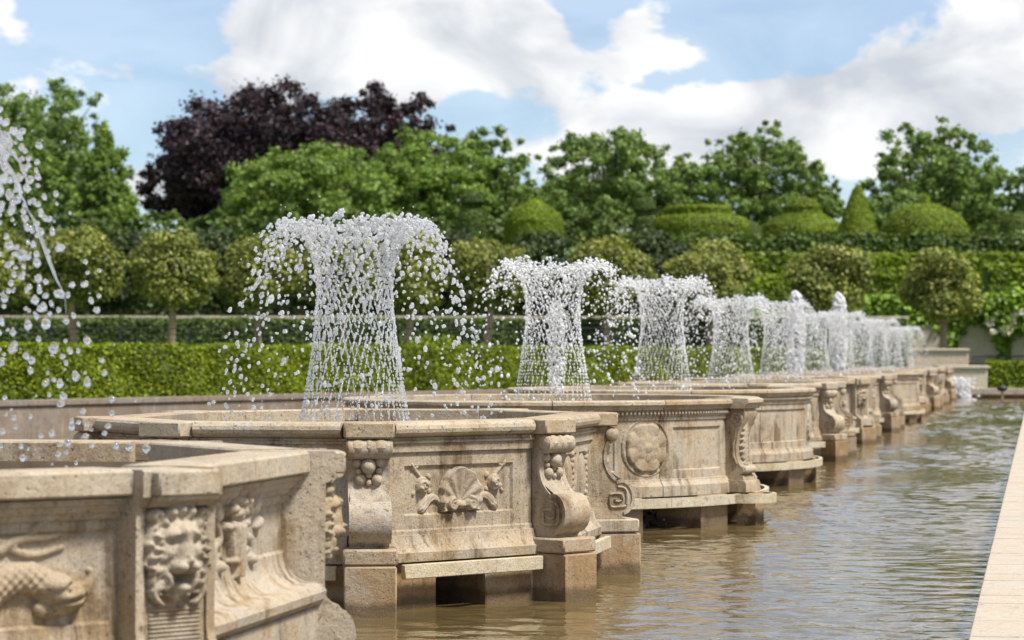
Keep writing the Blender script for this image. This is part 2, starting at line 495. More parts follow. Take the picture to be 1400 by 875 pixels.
def spiral(cx, cz, r0, r1, turns, a0, hand=1, n=40):
    return [(cx + (r0 + (r1 - r0) * k / n) * math.cos(a0 + hand * 2 * math.pi * turns * k / n),
             cz + (r0 + (r1 - r0) * k / n) * math.sin(a0 + hand * 2 * math.pi * turns * k / n)) for k in range(n + 1)]
def lin(a, b, n): return [a + (b - a) * k / (n - 1) for k in range(n)]
def bez(p0, p1, p2, p3, n=16):
    o = []
    for k in range(n + 1):
        t = k / n; u = 1 - t
        o.append(tuple(u**3 * a + 3*u*u*t * b + 3*u*t*t * c + t**3 * d for a, b, c, d in zip(p0, p1, p2, p3)))
    return o
def mx(*hs):
    H = hs[0]
    for h in hs[1:]: H = np.maximum(H, h)
    return H
def relief(name, fr, cx, cz, w, h, res, fun, base_n, mat, parent, sink=0.008):
    nx = max(6, int(w / res)); ny = max(6, int(h / res))
    S, Z = np.meshgrid(np.linspace(-w / 2, w / 2, nx), np.linspace(-h / 2, h / 2, ny), indexing='ij')
    H = fun(S, Z)
    inside = H > 0
    keep = inside[:-1, :-1] | inside[1:, :-1] | inside[:-1, 1:] | inside[1:, 1:]
    Hn = np.where(inside, H, -sink) + base_n
    P = fr.np(S + cx, Hn, Z + cz).reshape(-1, 3)
    idx = np.arange(nx * ny).reshape(nx, ny)
    F = np.stack([idx[:-1, :-1], idx[1:, :-1], idx[1:, 1:], idx[:-1, 1:]], -1)[keep]
    if len(F) == 0: return None
    used = np.unique(F); mp = np.full(nx * ny, -1); mp[used] = np.arange(len(used))
    return link(name, np_mesh(name, P[used], mp[F]), mat, parent)

def f_shell(S, Z, Rr=0.185):
    cz = -0.115
    x = S; y = Z - cz
    r_ = np.hypot(x, y); a = np.arctan2(x, y)               # 0 = up
    lim = Rr * (1.0 + 0.42 * np.cos(a * 0.62) ** 4) * (1 + 0.028 * np.abs(np.cos(a * 6.2)))
    lim = np.where(np.abs(a) < 1.95, lim, lim * 0.55)
    q = r_ / lim
    rib = 0.5 + 0.5 * np.cos(a * 12.4)
    H = 0.022 + 0.036 * np.clip(q, 0, 1) ** 1.5 + 0.016 * rib * np.clip(q * 1.6, 0, 1)
    H = np.where((q < 1) & (np.abs(a) < 2.15), H, -1)
    for sg in (-1, 1):
        H = mx(H, tube2d(S, Z, spiral(sg * 0.098, -0.128, 0.046, 0.008, 1.5, math.pi / 2, -sg), lin(0.017, 0.012, 41), 1.2) + 0.066,
               blob(S, Z, sg * 0.098, -0.128, 0.060, 0.056, 0.072))
    H = mx(H, blob(S, Z, 0, -0.135, 0.055, 0.035, 0.080))
    return np.where(H > 0.02, H, np.where(H > 0, H, -1))
def f_curl(S, Z):
    H = tube2d(S, Z, bez((0.10, -0.03), (0.06, 0.075), (-0.06, 0.075), (-0.10, -0.045)), lin(0.020, 0.036, 17), 0.95)
    H = mx(H, tube2d(S, Z, bez((0.09, -0.01), (0.05, 0.05), (-0.03, 0.045), (-0.06, -0.03)), lin(0.012, 0.016, 17), 1.0) + 0.012,
           blob(S, Z, -0.095, -0.035, 0.045, 0.030, 0.04, 0.7))
    return np.where(H > 0.004, H * (1 + 0.10 * np.sin((S * 0.8 - Z) * 210)), -1)
def f_rose(S, Z):
    r_ = np.hypot(S, Z + 0.03); a = np.arctan2(Z + 0.03, S)
    H = mx(blob(S, Z, 0, -0.03, 0.062, 0.066, 0.052), blob(S, Z, 0.03, -0.055, 0.03, 0.03, 0.066), blob(S, Z, -0.028, -0.02, 0.03, 0.035, 0.062))
    H = np.where(H > 0, H + 0.008 * np.sin(r_ * 210 + a * 1.5), H)
    H = mx(H, tube2d(S, Z, bez((0.01, 0.02), (0.04, 0.07), (0.08, 0.08), (0.11, 0.135)), lin(0.018, 0.020, 17), 1.1),
           blob(S, Z, 0.105, 0.12, 0.042, 0.022, 0.032, 1.0), blob(S, Z, 0.062, 0.105, 0.03, 0.016, 0.026, -0.5), blob(S, Z, -0.07, 0.03, 0.022, 0.03, 0.024, -0.5),
           blob(S, Z, -0.075, -0.08, 0.018, 0.026, 0.02, 0.4), blob(S, Z, 0.085, -0.09, 0.018, 0.026, 0.02, 0.7))
    return np.where(H > 0.003, H, -1)
def f_rose_m(S, Z): return f_rose(-S, Z)
def f_curl_m(S, Z): return f_curl(-S, Z)
def f_leafdrop(S, Z):
    # tall leaf with a rolled edge and a string of fruit beside it
    H = blob(S, Z, -0.05, 0, 0.10, 0.235, 0.05, 0.06)
    H = np.where(H > 0, H - 0.028 * np.exp(-((S + 0.05) / 0.045) ** 2) + 0.006 * np.cos((S + 0.05) * 160), H)
    for k in range(9):
        z = 0.20 - 0.05 * k
        H = mx(H, blob(S, Z, 0.10 + 0.018 * math.sin(k * 2.3), z, 0.034, 0.032, 0.042))
    return np.where(H > 0.003, H, -1)
def f_rosette(S, Z, Rr=0.27):
    r_ = np.hypot(S, Z) / Rr; a = np.arctan2(Z, S) + math.pi / 8
    pet = np.abs(np.cos(a * 4)) ; edge = 0.90 + 0.10 * pet ** 0.5
    H = 0.022 + 0.018 * np.sin(np.clip(r_ / edge, 0, 1) * math.pi * 0.75) ** 0.8 - 0.010 * np.exp(-(pet / 0.16) ** 2) + 0.010 * np.cos(a * 8) * np.clip(r_, 0, 1)
    a2 = a + math.pi / 8; pet2 = np.abs(np.cos(a2 * 4)); e2 = 0.46 + 0.09 * pet2 ** 0.6
    H2 = 0.045 + 0.014 * np.sin(np.clip(r_ / e2, 0, 1) * math.pi) - 0.010 * np.exp(-(pet2 / 0.2) ** 2)
    H = np.where(r_ < e2, np.maximum(H, H2), H)
    H = np.where(r_ < edge, H, -1)
    q = 1 - (r_ / 0.20) ** 2
    return np.maximum(H, np.where(q > 0, 0.052 + 0.030 * np.sqrt(np.maximum(q, 0)), -1))
def f_ring(S, Z, Rr=0.31):
    r_ = np.hypot(S, Z)
    q = 0.012 ** 2 - (r_ - Rr) ** 2
    return np.where(q > 0, np.sqrt(np.maximum(q, 0)), -1)
def f_lion(S, Z):
    """lion mask with open mouth and mane, about 0.30 x 0.44 m"""
    r_ = np.hypot(S / 0.155, (Z - 0.005) / 0.215); a = np.arctan2(Z - 0.01, S)
    mane = np.where(r_ < 1.0 + 0.05 * np.sin(a * 11 + 1.0), 0.045 + 0.030 * np.sqrt(np.clip(1 - r_ ** 2, 0, 1)), -1)
    locks = 0.016 * np.sin(a * 15 + 9 * r_ + 1.2 * np.sin(a * 4)) + 0.009 * np.sin(a * 26 - 12 * r_)
    mane = np.where(mane > 0, mane + locks * np.clip((r_ - 0.45) * 3, 0, 1), -1)
    face = blob(S, Z, 0, 0.040, 0.118, 0.150, 0.105, 0, 0.45)
    H = mx(mane, face)
    add = lambda H, cx, cz, rx, rz, h, rot=0.0: np.where(H > 0, H + h * np.exp(-(((S - cx) * math.cos(rot) + (Z - cz) * math.sin(rot)) / rx) ** 2 - ((-(S - cx) * math.sin(rot) + (Z - cz) * math.cos(rot)) / rz) ** 2), H)
    # bridge of the nose, muzzle, nose pad, lower jaw
    H = mx(H, tube2d(S, Z, [(0, 0.10), (0, 0.03), (0, -0.03)], [0.030, 0.032, 0.040], 0.9) + 0.105,
           blob(S, Z, 0.030, -0.058, 0.046, 0.042, 0.152, 0.25), blob(S, Z, -0.030, -0.058, 0.046, 0.042, 0.152, -0.25),
           blob(S, Z, 0, -0.028, 0.032, 0.020, 0.168), blob(S, Z, 0, -0.152, 0.048, 0.034, 0.118),
           blob(S, Z, 0.062, -0.115, 0.022, 0.055, 0.105, -0.3), blob(S, Z, -0.062, -0.115, 0.022, 0.055, 0.105, 0.3))
    for sg in (-1, 1):
        H = add(H, sg * 0.052, 0.088, 0.038, 0.019, 0.030, -sg * 0.35)     # brow
        H = add(H, sg * 0.050, 0.052, 0.024, 0.014, -0.034)                # eye socket
        H = add(H, sg * 0.050, 0.050, 0.012, 0.008, 0.024)                 # eyeball
        H = add(H, sg * 0.080, 0.000, 0.026, 0.030, 0.020)                 # cheek
        H = add(H, sg * 0.013, -0.024, 0.007, 0.006, -0.020)               # nostril
        H = mx(H, blob(S, Z, sg * 0.112, 0.165, 0.036, 0.040, 0.100, sg * 0.5))  # ear
        H = add(H, sg * 0.112, 0.160, 0.014, 0.018, -0.035)
    H = add(H, 0, -0.112, 0.040, 0.014, -0.085)        # open mouth
    H = add(H, 0, -0.075, 0.005, 0.02, -0.012)
    H = add(H, 0, 0.125, 0.010, 0.03, -0.016)
    for sx, sz in ((0, 0.19), (-0.045, 0.18), (0.045, 0.18)):
        H = mx(H, blob(S, Z, sx, sz, 0.034, 0.040, 0.098))
    for k in range(7):
        for sg in (-1, 1):
            z = 0.11 - k * 0.045
            H = mx(H, tube2d(S, Z, bez((sg * 0.085, z + 0.03), (sg * 0.125, z + 0.02), (sg * 0.14, z - 0.02), (sg * (0.138 - 0.010 * k), z - 0.065), 8), lin(0.022, 0.010, 9), 1.0) + 0.046 * (1))
    H = np.where(H > 0.047, H, np.where(mane > 0, H, -1))
    return np.where(H > 0, H, -1)
def f_dolphin(S, Z):
    # stout sea-beast: head low at the right, body rolled over, tail fins up
    body = bez((0.20, -0.16), (0.05, 0.02), (-0.12, -0.02), (-0.22, -0.18), 20) + bez((-0.22, -0.18), (-0.36, -0.10), (-0.30, 0.10), (-0.10, 0.10), 20)
    H = tube2d(S, Z, body, lin(0.085, 0.075, 21) + lin(0.07, 0.030, 21), 0.75)
    H = np.where(H > 0, H + 0.007 * np.sin(S * 120) * np.sin(Z * 120), H)
    H = mx(H, blob(S, Z, 0.20, -0.13, 0.13, 0.085, 0.105, -0.2), blob(S, Z, 0.16, -0.08, 0.09, 0.055, 0.115, 0.2))
    H = mx(H, tube2d(S, Z, bez((0.10, -0.20), (0.2, -0.235), (0.32, -0.19), (0.36, -0.08)), lin(0.045, 0.024, 17), 0.9),
           tube2d(S, Z, bez((0.30, -0.10), (0.36, -0.10), (0.38, -0.06), (0.36, -0.02)), lin(0.024, 0.020, 17), 0.9))
    eye = np.exp(-((S - 0.205) ** 2 + (Z + 0.10) ** 2) / 0.026 ** 2)
    H = np.where(H > 0, H - 0.045 * eye + 0.05 * np.exp(-((S - 0.205) ** 2 + (Z + 0.10) ** 2) / 0.013 ** 2), H)
    H = np.where(H > 0, H - 0.03 * np.exp(-((Z + 0.165 - 0.15 * (S - 0.2)) / 0.012) ** 2) * ((S > 0.13) & (S < 0.33)), H)
    H = mx(H, blob(S, Z, 0.08, 0.215, 0.030, 0.075, 0.040, -0.95), tube2d(S, Z, bez((-0.12, 0.10), (-0.02, 0.19), (0.10, 0.13), (0.20, 0.17)), lin(0.034, 0.020, 17), 0.9),
           tube2d(S, Z, bez((-0.05, 0.10), (0.05, 0.04), (0.15, 0.09), (0.21, 0.10)), lin(0.026, 0.018, 17), 0.9),
           tube2d(S, Z, bez((-0.38, 0.12), (-0.28, 0.2), (-0.15, 0.16), (-0.05, 0.12)), lin(0.016, 0.028, 17), 0.9))
    for k in range(5):
        H = mx(H, tube2d(S, Z, bez((0.02 - 0.05 * k, -0.05), (0.0 - 0.05 * k, 0.02), (0.05 - 0.05 * k, 0.05), (0.07 - 0.05 * k, 0.02), 8), lin(0.018, 0.012, 9), 0.9))
    return np.where(H > 0.003, H, -1)
def f_basket(S, Z):
    H = np.full(S.shape, -1.0)
    rg = random.Random(5)
    # tapering basket
    hw = 0.045 + 0.060 * np.clip((Z + 0.12) / 0.20, 0, 1)
    ins = (np.abs(S) < hw) & (Z > -0.17) & (Z < 0.085)
    H = np.where(ins, 0.055 * np.sqrt(np.clip(1 - (S / hw) ** 2, 0, 1)) + 0.012 + 0.006 * np.cos(S / hw * 14), H)
    H = mx(H, tube2d(S, Z, [(-0.125, 0.085), (0.125, 0.085)], [0.022, 0.022], 1.2) + 0.03, tube2d(S, Z, [(-0.05, -0.09), (0.05, -0.09)], [0.02, 0.02], 1.0) + 0.04)
    for k in range(15):
        H = mx(H, blob(S, Z, rg.uniform(-0.10, 0.10), 0.125 + rg.uniform(0, 0.10), 0.036, 0.036, rg.uniform(0.06, 0.085)))
    for sg in (-1, 1):
        H = mx(H, tube2d(S, Z, bez((sg * 0.03, -0.18), (sg * 0.20, -0.25), (sg * 0.34, -0.10), (sg * 0.22, 0.01)), lin(0.03, 0.026, 17), 1.0),
               tube2d(S, Z, spiral(sg * 0.20, -0.095, 0.105, 0.02, 1.4, math.pi / 2, -sg), lin(0.026, 0.017, 41), 1.1),
               tube2d(S, Z, bez((sg * 0.20, 0.0), (sg * 0.10, 0.05), (sg * 0.26, 0.12), (sg * 0.27, 0.17)), lin(0.024, 0.022, 17), 1.0),
               blob(S, Z, sg * 0.27, 0.185, 0.055, 0.085, 0.055, sg * -0.3), blob(S, Z, sg * 0.34, 0.07, 0.055, 0.03, 0.04, sg * 0.5), blob(S, Z, sg * 0.20, 0.15, 0.035, 0.05, 0.04, sg * 0.6),
               blob(S, Z, sg * 0.21, -0.10, 0.035, 0.035, 0.06))
    return np.where(H > 0.003, H, -1)
def f_acanthus(S, Z):
    hw = 0.095 * (1 + 0.16 * np.sin(Z * 95)) * np.clip(1.15 - np.abs(Z) * 1.6, 0.2, 1)
    H = np.where(np.abs(S) < hw, 0.055 - 0.030 * (S / hw) ** 2 + 0.010 * np.cos((np.abs(S) * 0.9 + Z) * 130), -1)
    H = np.where(np.abs(Z) < 0.27, H, -1)
    return mx(H, tube2d(S, Z, [(0, -0.26), (0, 0.26)], [0.014, 0.02], 1.0) + 0.04)

# ------------------------------------------------------------------ basins
OA, OB, OP, OQ = 1.83, 2.70, 0.76, 1.22
OCT = [(-OP, -OB), (OP, -OB), (OA, -OQ), (OA, OQ), (OP, OB), (-OP, OB), (-OA, OQ), (-OA, -OQ)]
def oct_poly(a, b, p, q): return [(-p, -b), (p, -b), (a, -q), (a, q), (p, b), (-p, b), (-a, q), (-a, -q)]
OCT_A = oct_poly(1.80, 2.58, 0.70, 1.20)
def oct_faces(oc):
    out = []
    for i in range(8):
        p, q = oc[i], oc[(i + 1) % 8]
        dx, dy = q[0] - p[0], q[1] - p[1]; l = math.hypot(dx, dy)
        out.append((Frame((p[0] + q[0]) / 2, (p[1] + q[1]) / 2, dy / l, -dx / l), l))
    return out
VDIR_B = [-16, 16, 60, 118, 164, 196, 242, 300]
VDIR_A = [-12, 14, 54, 110, 164, 196, 250, 306]
def vert_frame(i, oc):
    a = R((VDIR_B if oc is OCT else VDIR_A)[i])
    return Frame(oc[i][0], oc[i][1], math.sin(a), -math.cos(a))
    FACES = oct_faces(oc)
    n0, n1 = FACES[(i - 1) % 8][0].n, FACES[i][0].n
    return Frame(oc[i][0], oc[i][1], n0[0] + n1[0], n0[1] + n1[1])
PROF_B = [(0.362, 0.095), (0.43, 0.10), (0.44, 0.085), (0.50, 0.042), (0.555, 0.030), (0.558, 0.012), (0.585, 0.010), (0.60, 0.0), (1.175, 0.0), (1.178, 0.022), (1.24, 0.024), (1.245, 0.040), (1.262, 0.045), (1.266, 0.03), (1.285, 0.03)]
PROF_A = [(0.30, 0.15), (0.595, 0.15), (0.60, 0.135), (0.607, 0.135), (0.612, 0.155), (0.64, 0.185), (0.68, 0.19), (0.71, 0.17), (0.722, 0.14), (0.73, 0.085), (0.76, 0.045), (0.80, 0.02), (0.84, 0.005), (0.87, 0.0), (1.185, 0.0), (1.19, 0.018), (1.215, 0.03), (1.22, 0.045), (1.25, 0.06), (1.255, 0.075), (1.28, 0.08), (1.285, 0.05), (1.29, 0.05)]
PROF_A2 = [(0.30, 0.15), (0.50, 0.15), (0.505, 0.13), (0.512, 0.13), (0.517, 0.15), (0.545, 0.17), (0.575, 0.16), (0.59, 0.12), (0.60, 0.06), (0.62, 0.03), (0.65, 0.01), (0.68, 0.0)] + PROF_A[14:]
PROF_C = [(0.362, 0.06), (0.475, 0.06), (0.485, 0.05), (0.53, 0.022), (0.545, 0.02), (0.55, 0.0), (1.19, 0.0), (1.195, 0.014), (1.235, 0.016), (1.24, 0.03), (1.30, 0.03)]
def face_sheet(name, fr, s0, s1, prof, recess, mat, parent, ds=0.12, depth=0.022, close=True):
    """wall face: profile over z, recessed fields cut into it"""
    zs = [p[0] for p in prof]; ns = [p[1] for p in prof]
    S = set(np.linspace(s0, s1, max(2, int((s1 - s0) / ds) + 1)).tolist()); Z = set(zs)
    for (a, b, c, d) in recess:
        for q in (a, b): S.add(q)
        S.add(a + .014); S.add(b - .014)
        for q in (c, d, c + .014, d - .014): Z.add(q)
    S = np.array(sorted(S)); Z = np.array(sorted(Z))
    SS, ZZ = np.meshgrid(S, Z, indexing='ij')
    NN = np.interp(ZZ, zs, ns)
    for (a, b, c, d) in recess:
        dist = np.minimum(np.minimum(SS - a, b - SS), np.minimum(ZZ - c, d - ZZ))
        NN = NN - depth * np.clip(dist / .014, 0, 1)
    mb = MB()
    rows = [[fr(float(SS[i, j]), float(NN[i, j]), float(ZZ[i, j])) for j in range(len(Z))] for i in range(len(S))]
    mb.strip(rows)
    if close:   # back, underside and ends so that the slab is solid
        back = -0.20
        zb, zt = float(Z[0]), float(Z[-1])
        for e in (0, -1):
            rr = rows[e]; se = float(S[e])
            mb.strip([rr, [fr(se, back, float(z)) for z in Z]])
        mb.strip([[fr(float(s_), back, zb) for s_ in S], [r_[0] for r_ in rows]])
        mb.strip([[fr(float(s_), back, zb) for s_ in S], [fr(float(s_), back, zt) for s_ in S]])
        bm_done = True
    return mb.build(name, mat, parent, angle=24)
def rim_profile(style):
    if style == 'B':
        pr = [(-0.24, 1.29), (-0.24, 1.395), (-0.23, 1.405)]
        for k in range(7):
            a = math.pi / 2 - math.pi * k / 6
            pr.append((0.045 + 0.050 * math.cos(a), 1.350 + 0.054 * math.sin(a)))
        return pr + [(0.03, 1.288)]
    if style == 'A':
        return [(-0.24, 1.29), (-0.24, 1.395), (-0.23, 1.405), (0.095, 1.405), (0.115, 1.392), (0.118, 1.30), (0.108, 1.289)]
    return [(-0.22, 1.305), (-0.22, 1.40), (-0.21, 1.41), (0.085, 1.41), (0.105, 1.395), (0.107, 1.362), (0.085, 1.35), (0.065, 1.325), (0.06, 1.305)]
def console_B(fr, parent, carved=True):
    w = 0.155
    prof = [(-0.16, 0.49), (-0.16, 1.287)]
    for k in range(9):      # upper volute
        a = math.pi * 0.55 - math.pi * 1.15 * k / 8
        prof.append((0.105 + 0.075 * math.cos(a), 1.212 + 0.075 * math.sin(a)))
    prof += bez((0.085, 1.13), (0.045, 1.02), (0.075, 0.90), (0.165, 0.835), 8)[0:]
    prof += [(0.175, 0.822)]
    for k in range(11):     # lower bulging scroll
        a = math.pi * 0.62 - math.pi * 1.05 * k / 10
        prof.append((0.205 + 0.125 * math.cos(a), 0.675 + 0.155 * math.sin(a)))
    prof += [(0.21, 0.50), (0.21, 0.49)]
    mb = MB(); mb.prism(fr, prof, -w + 0.012, w - 0.012)
    c = mb.build('console', M['stone'], parent, angle=30)
    # raised margins that follow the outline on both cheeks
    pts = prof[2:-2]; cen = []
    for i, p in enumerate(pts):
        a = pts[max(i - 1, 0)]; b = pts[min(i + 1, len(pts) - 1)]
        dx, dz = b[0] - a[0], b[1] - a[1]; l = math.hypot(dx, dz) + 1e-9
        cen.append((p[0] + dz / l * -0.030 * -1 * -1, p[1] + dx / l * 0.030 * 1))
    inner = []
    for i, p in enumerate(pts):
        a = pts[max(i - 1, 0)]; b = pts[min(i + 1, len(pts) - 1)]
        dx, dz = b[0] - a[0], b[1] - a[1]; l = math.hypot(dx, dz) + 1e-9
        inner.append((p[0] + dz / l * 0.028, p[1] - dx / l * 0.028))
    for sg in (-1, 1):
        mb = MB()
        o = sg * (w - 0.012); u = sg * w
        mb.strip([[fr(o, *q) for q in pts], [fr(u, *q) for q in pts], [fr(u, *q) for q in inner], [fr(o, *q) for q in inner]])
        # square-cut spiral eye of the lower scroll
        sp = [(0.17, 0.765), (0.225, 0.755), (0.252, 0.72), (0.255, 0.63), (0.235, 0.595), (0.125, 0.59), (0.10, 0.615), (0.10, 0.685), (0.125, 0.705), (0.195, 0.703), (0.21, 0.685), (0.208, 0.645), (0.155, 0.64), (0.15, 0.668)]
        sm = []
        for i in range(len(sp) - 1):
            p0, p1, p2, p3 = sp[max(i - 1, 0)], sp[i], sp[i + 1], sp[min(i + 2, len(sp) - 1)]
            for q in range(3):
                t = q / 3
                sm.append(tuple(0.5 * (2 * b + (c_ - a) * t + (2 * a - 5 * b + 4 * c_ - d) * t * t + (3 * b - a - 3 * c_ + d) * t ** 3) for a, b, c_, d in zip(p0, p1, p2, p3)))
        mb.tube([fr(u - sg * 0.009, *q) for q in sm], 0.013, 6)
        up = spiral(0.105, 1.212, 0.055, 0.010, 1.6, -math.pi / 2, 1, 28)
        mb.tube([fr(u - sg * 0.004, *q) for q in up], [0.013] * 29, 6)
        mb.build('scroll', M['stone'], c, angle=60, fix=True)
    # bead roll under the cap: lathe about the s axis
    mb = MB(); k = 14
    shape = [(-0.172, 0.0), (-0.172, 0.045), (-0.158, 0.058), (-0.145, 0.044), (-0.135, 0.046)] 
    for q in range(9):
        a = math.pi * q / 8
        shape.append((-0.085 - 0.050 * math.cos(a), 0.042 + 0.026 * math.sin(a)))
    shape += [(-0.028, 0.045), (-0.020, 0.062), (0.0, 0.068)]
    shape = shape + [(-a, b) for a, b in shape[::-1][1:]]
    rows = []
    for (s_, r_) in shape:
        rows.append([fr(s_, 0.118 + r_ * math.cos(2 * math.pi * q / k), 1.222 + r_ * math.sin(2 * math.pi * q / k)) for q in range(k + 1)])
    mb.strip(rows); mb.build('bead_roll', M['carve'], c, angle=50)
    if carved:
        for (s_, z, r_) in [(-0.005, 1.085, 0.058), (-0.088, 1.105, 0.036), (0.080, 1.115, 0.040), (-0.062, 0.985, 0.042), (0.058, 0.985, 0.044), (-0.003, 0.962, 0.026), (-0.075, 1.045, 0.024), (0.072, 1.05, 0.026), (0.0, 1.02, 0.026)]:
            nn = 0.080 + (0.02 if r_ > 0.05 else 0) + max(0, (1.0 - z)) * 0.15
            mb = MB(); mb.ball(fr(s_, nn, z), r_, 12, 8); mb.build('fruit', M['carve'], c, angle=180)
        for sg in (-1, 1):
            mb = MB(); mb.tube([fr(0.008 * sg, 0.11, 1.16), fr(0.02 * sg, 0.09, 1.13), fr(0.045 * sg, 0.078, 1.105)], [0.007, 0.007, 0.006], 6)
            mb.build('stem', M['carve'], c)
    mb = MB(); mb.box(fr, -0.20, 0.20, -0.16, 0.355, 0.372, 0.488, 0.014); mb.build('console_base', M['stone'], parent)
    mb = MB(); mb.box(fr, -0.185, 0.185, -0.26, 0.165, 1.290, 1.408, 0.012); mb.build('cap_stone', M['rim'], parent)
    mb = MB(); mb.box(fr, -0.190, 0.190, -0.45, 0.370, -0.60, 0.366, 0.012); mb.build('pier_block', M['block'], parent)
def pier_A(fr, parent, res):
    # two cheeks with the lion between them, cap above, stepped foot below
    prof = [(-0.22, -0.3), (-0.22, 1.404), (0.168, 1.404), (0.178, 1.395), (0.178, 1.285), (0.150, 1.25), (0.125, 1.235), (0.120, 0.70), (0.128, 0.655), (0.150, 0.615), (0.185, 0.60), (0.20, 0.585), (0.235, 0.57), (0.265, 0.535), (0.28, 0.49), (0.285, 0.44), (0.285, -0.3)]
    pier = None
    for sg in (-1, 1):
        mb = MB(); a, b = sorted((sg * 0.170, sg * 0.215)); mb.prism(fr, prof, a, b); o = mb.build('pier_cheek', M['rim'], parent, angle=25)
    mb = MB()
    mb.box(fr, -0.169, 0.169, -0.20, 0.108, 0.55, 1.27, 0.004)
    o = mb.build('pier_shaft', M['carve'], parent)
    mb = MB(); mb.box(fr, -0.1685, 0.1685, -0.19, 0.235, 1.286, 1.399, 0.010); mb.build('cap_stone', M['rim'], parent)
    mb = MB(); mb.prism(fr, [(-0.1, 1.235), (-0.1, 1.285), (0.225, 1.285), (0.215, 1.268), (0.185, 1.262), (0.165, 1.24), (0.13, 1.236)], -0.1675, 0.1675); mb.build('cap_moulding', M['rim'], parent)
    relief('lion_mask', fr, 0, 1.035, 0.36, 0.47, res, lambda S, Z: f_lion(S * 0.90, Z), 0.098, M['carve'], parent)
    for k in range(9):
        mb = MB(); z = 0.785 - k * 0.0185
        mb.box(fr, -0.14, 0.14, 0.100, 0.119, z - 0.007, z + 0.006, 0.004); mb.build('rib', M['carve'], o)
    mb = MB(); mb.prism(fr, [(-0.2, 0.40), (-0.2, 0.62), (0.10, 0.62), (0.16, 0.605), (0.20, 0.57), (0.26, 0.545), (0.27, 0.50), (0.27, 0.40)], -0.169, 0.169); mb.build('pier_foot', M['stone'], parent, angle=30)
    mb = MB(); mb.box(fr, -0.23, 0.23, -0.45, 0.33, -0.60, 0.36, 0.012); mb.build('pier_block', M['block'], parent)
def basin_core(parent, poly, rim_n=0.20):
    """inner lining, floor slab and the water that stands inside"""
    def inset(k):
        return [(x * (1 - k / math.hypot(x, y)), y * (1 - k / math.hypot(x, y))) for x, y in poly]
    a = inset(0.20); b = inset(0.27); n = len(poly)
    mb = MB()
    ring = lambda pts, z: [(x, y, z) for x, y in pts]
    v = ring(a, 0.38) + ring(a, 1.288) + ring(b, 1.288) + ring(b, 0.46)
    fs = []
    for lv in range(3):
        for i in range(n):
            j = (i + 1) % n; fs.append([lv * n + i, lv * n + j, (lv + 1) * n + j, (lv + 1) * n + i])
    fs.append([3 * n + i for i in range(n)]); fs.append(list(range(n))[::-1])
    mb.add(v, fs); mb.build('basin_lining', M['soil'], parent, angle=30)
    mb = MB(); c = inset(0.275); mb.add(ring(c, 1.16), [list(range(n))]); mb.build('basin_water', M['water'], parent, smooth=False)
def ledge_beam(fr, L, parent, n0=0.135, n1=0.185):
    mb = MB(); mb.box(fr, -L / 2 + 0.20, L / 2 - 0.20, n0, n1, 0.245, 0.352, 0.006); mb.build('ledge', M['ledge'], parent)
def under_piers(fr, spots, parent):
    for (s0, s1, n1) in spots:
        mb = MB(); mb.box(fr, s0, s1, -0.55, n1, -0.60, 0.357, 0.01); mb.build('support_pier', M['block'], parent)

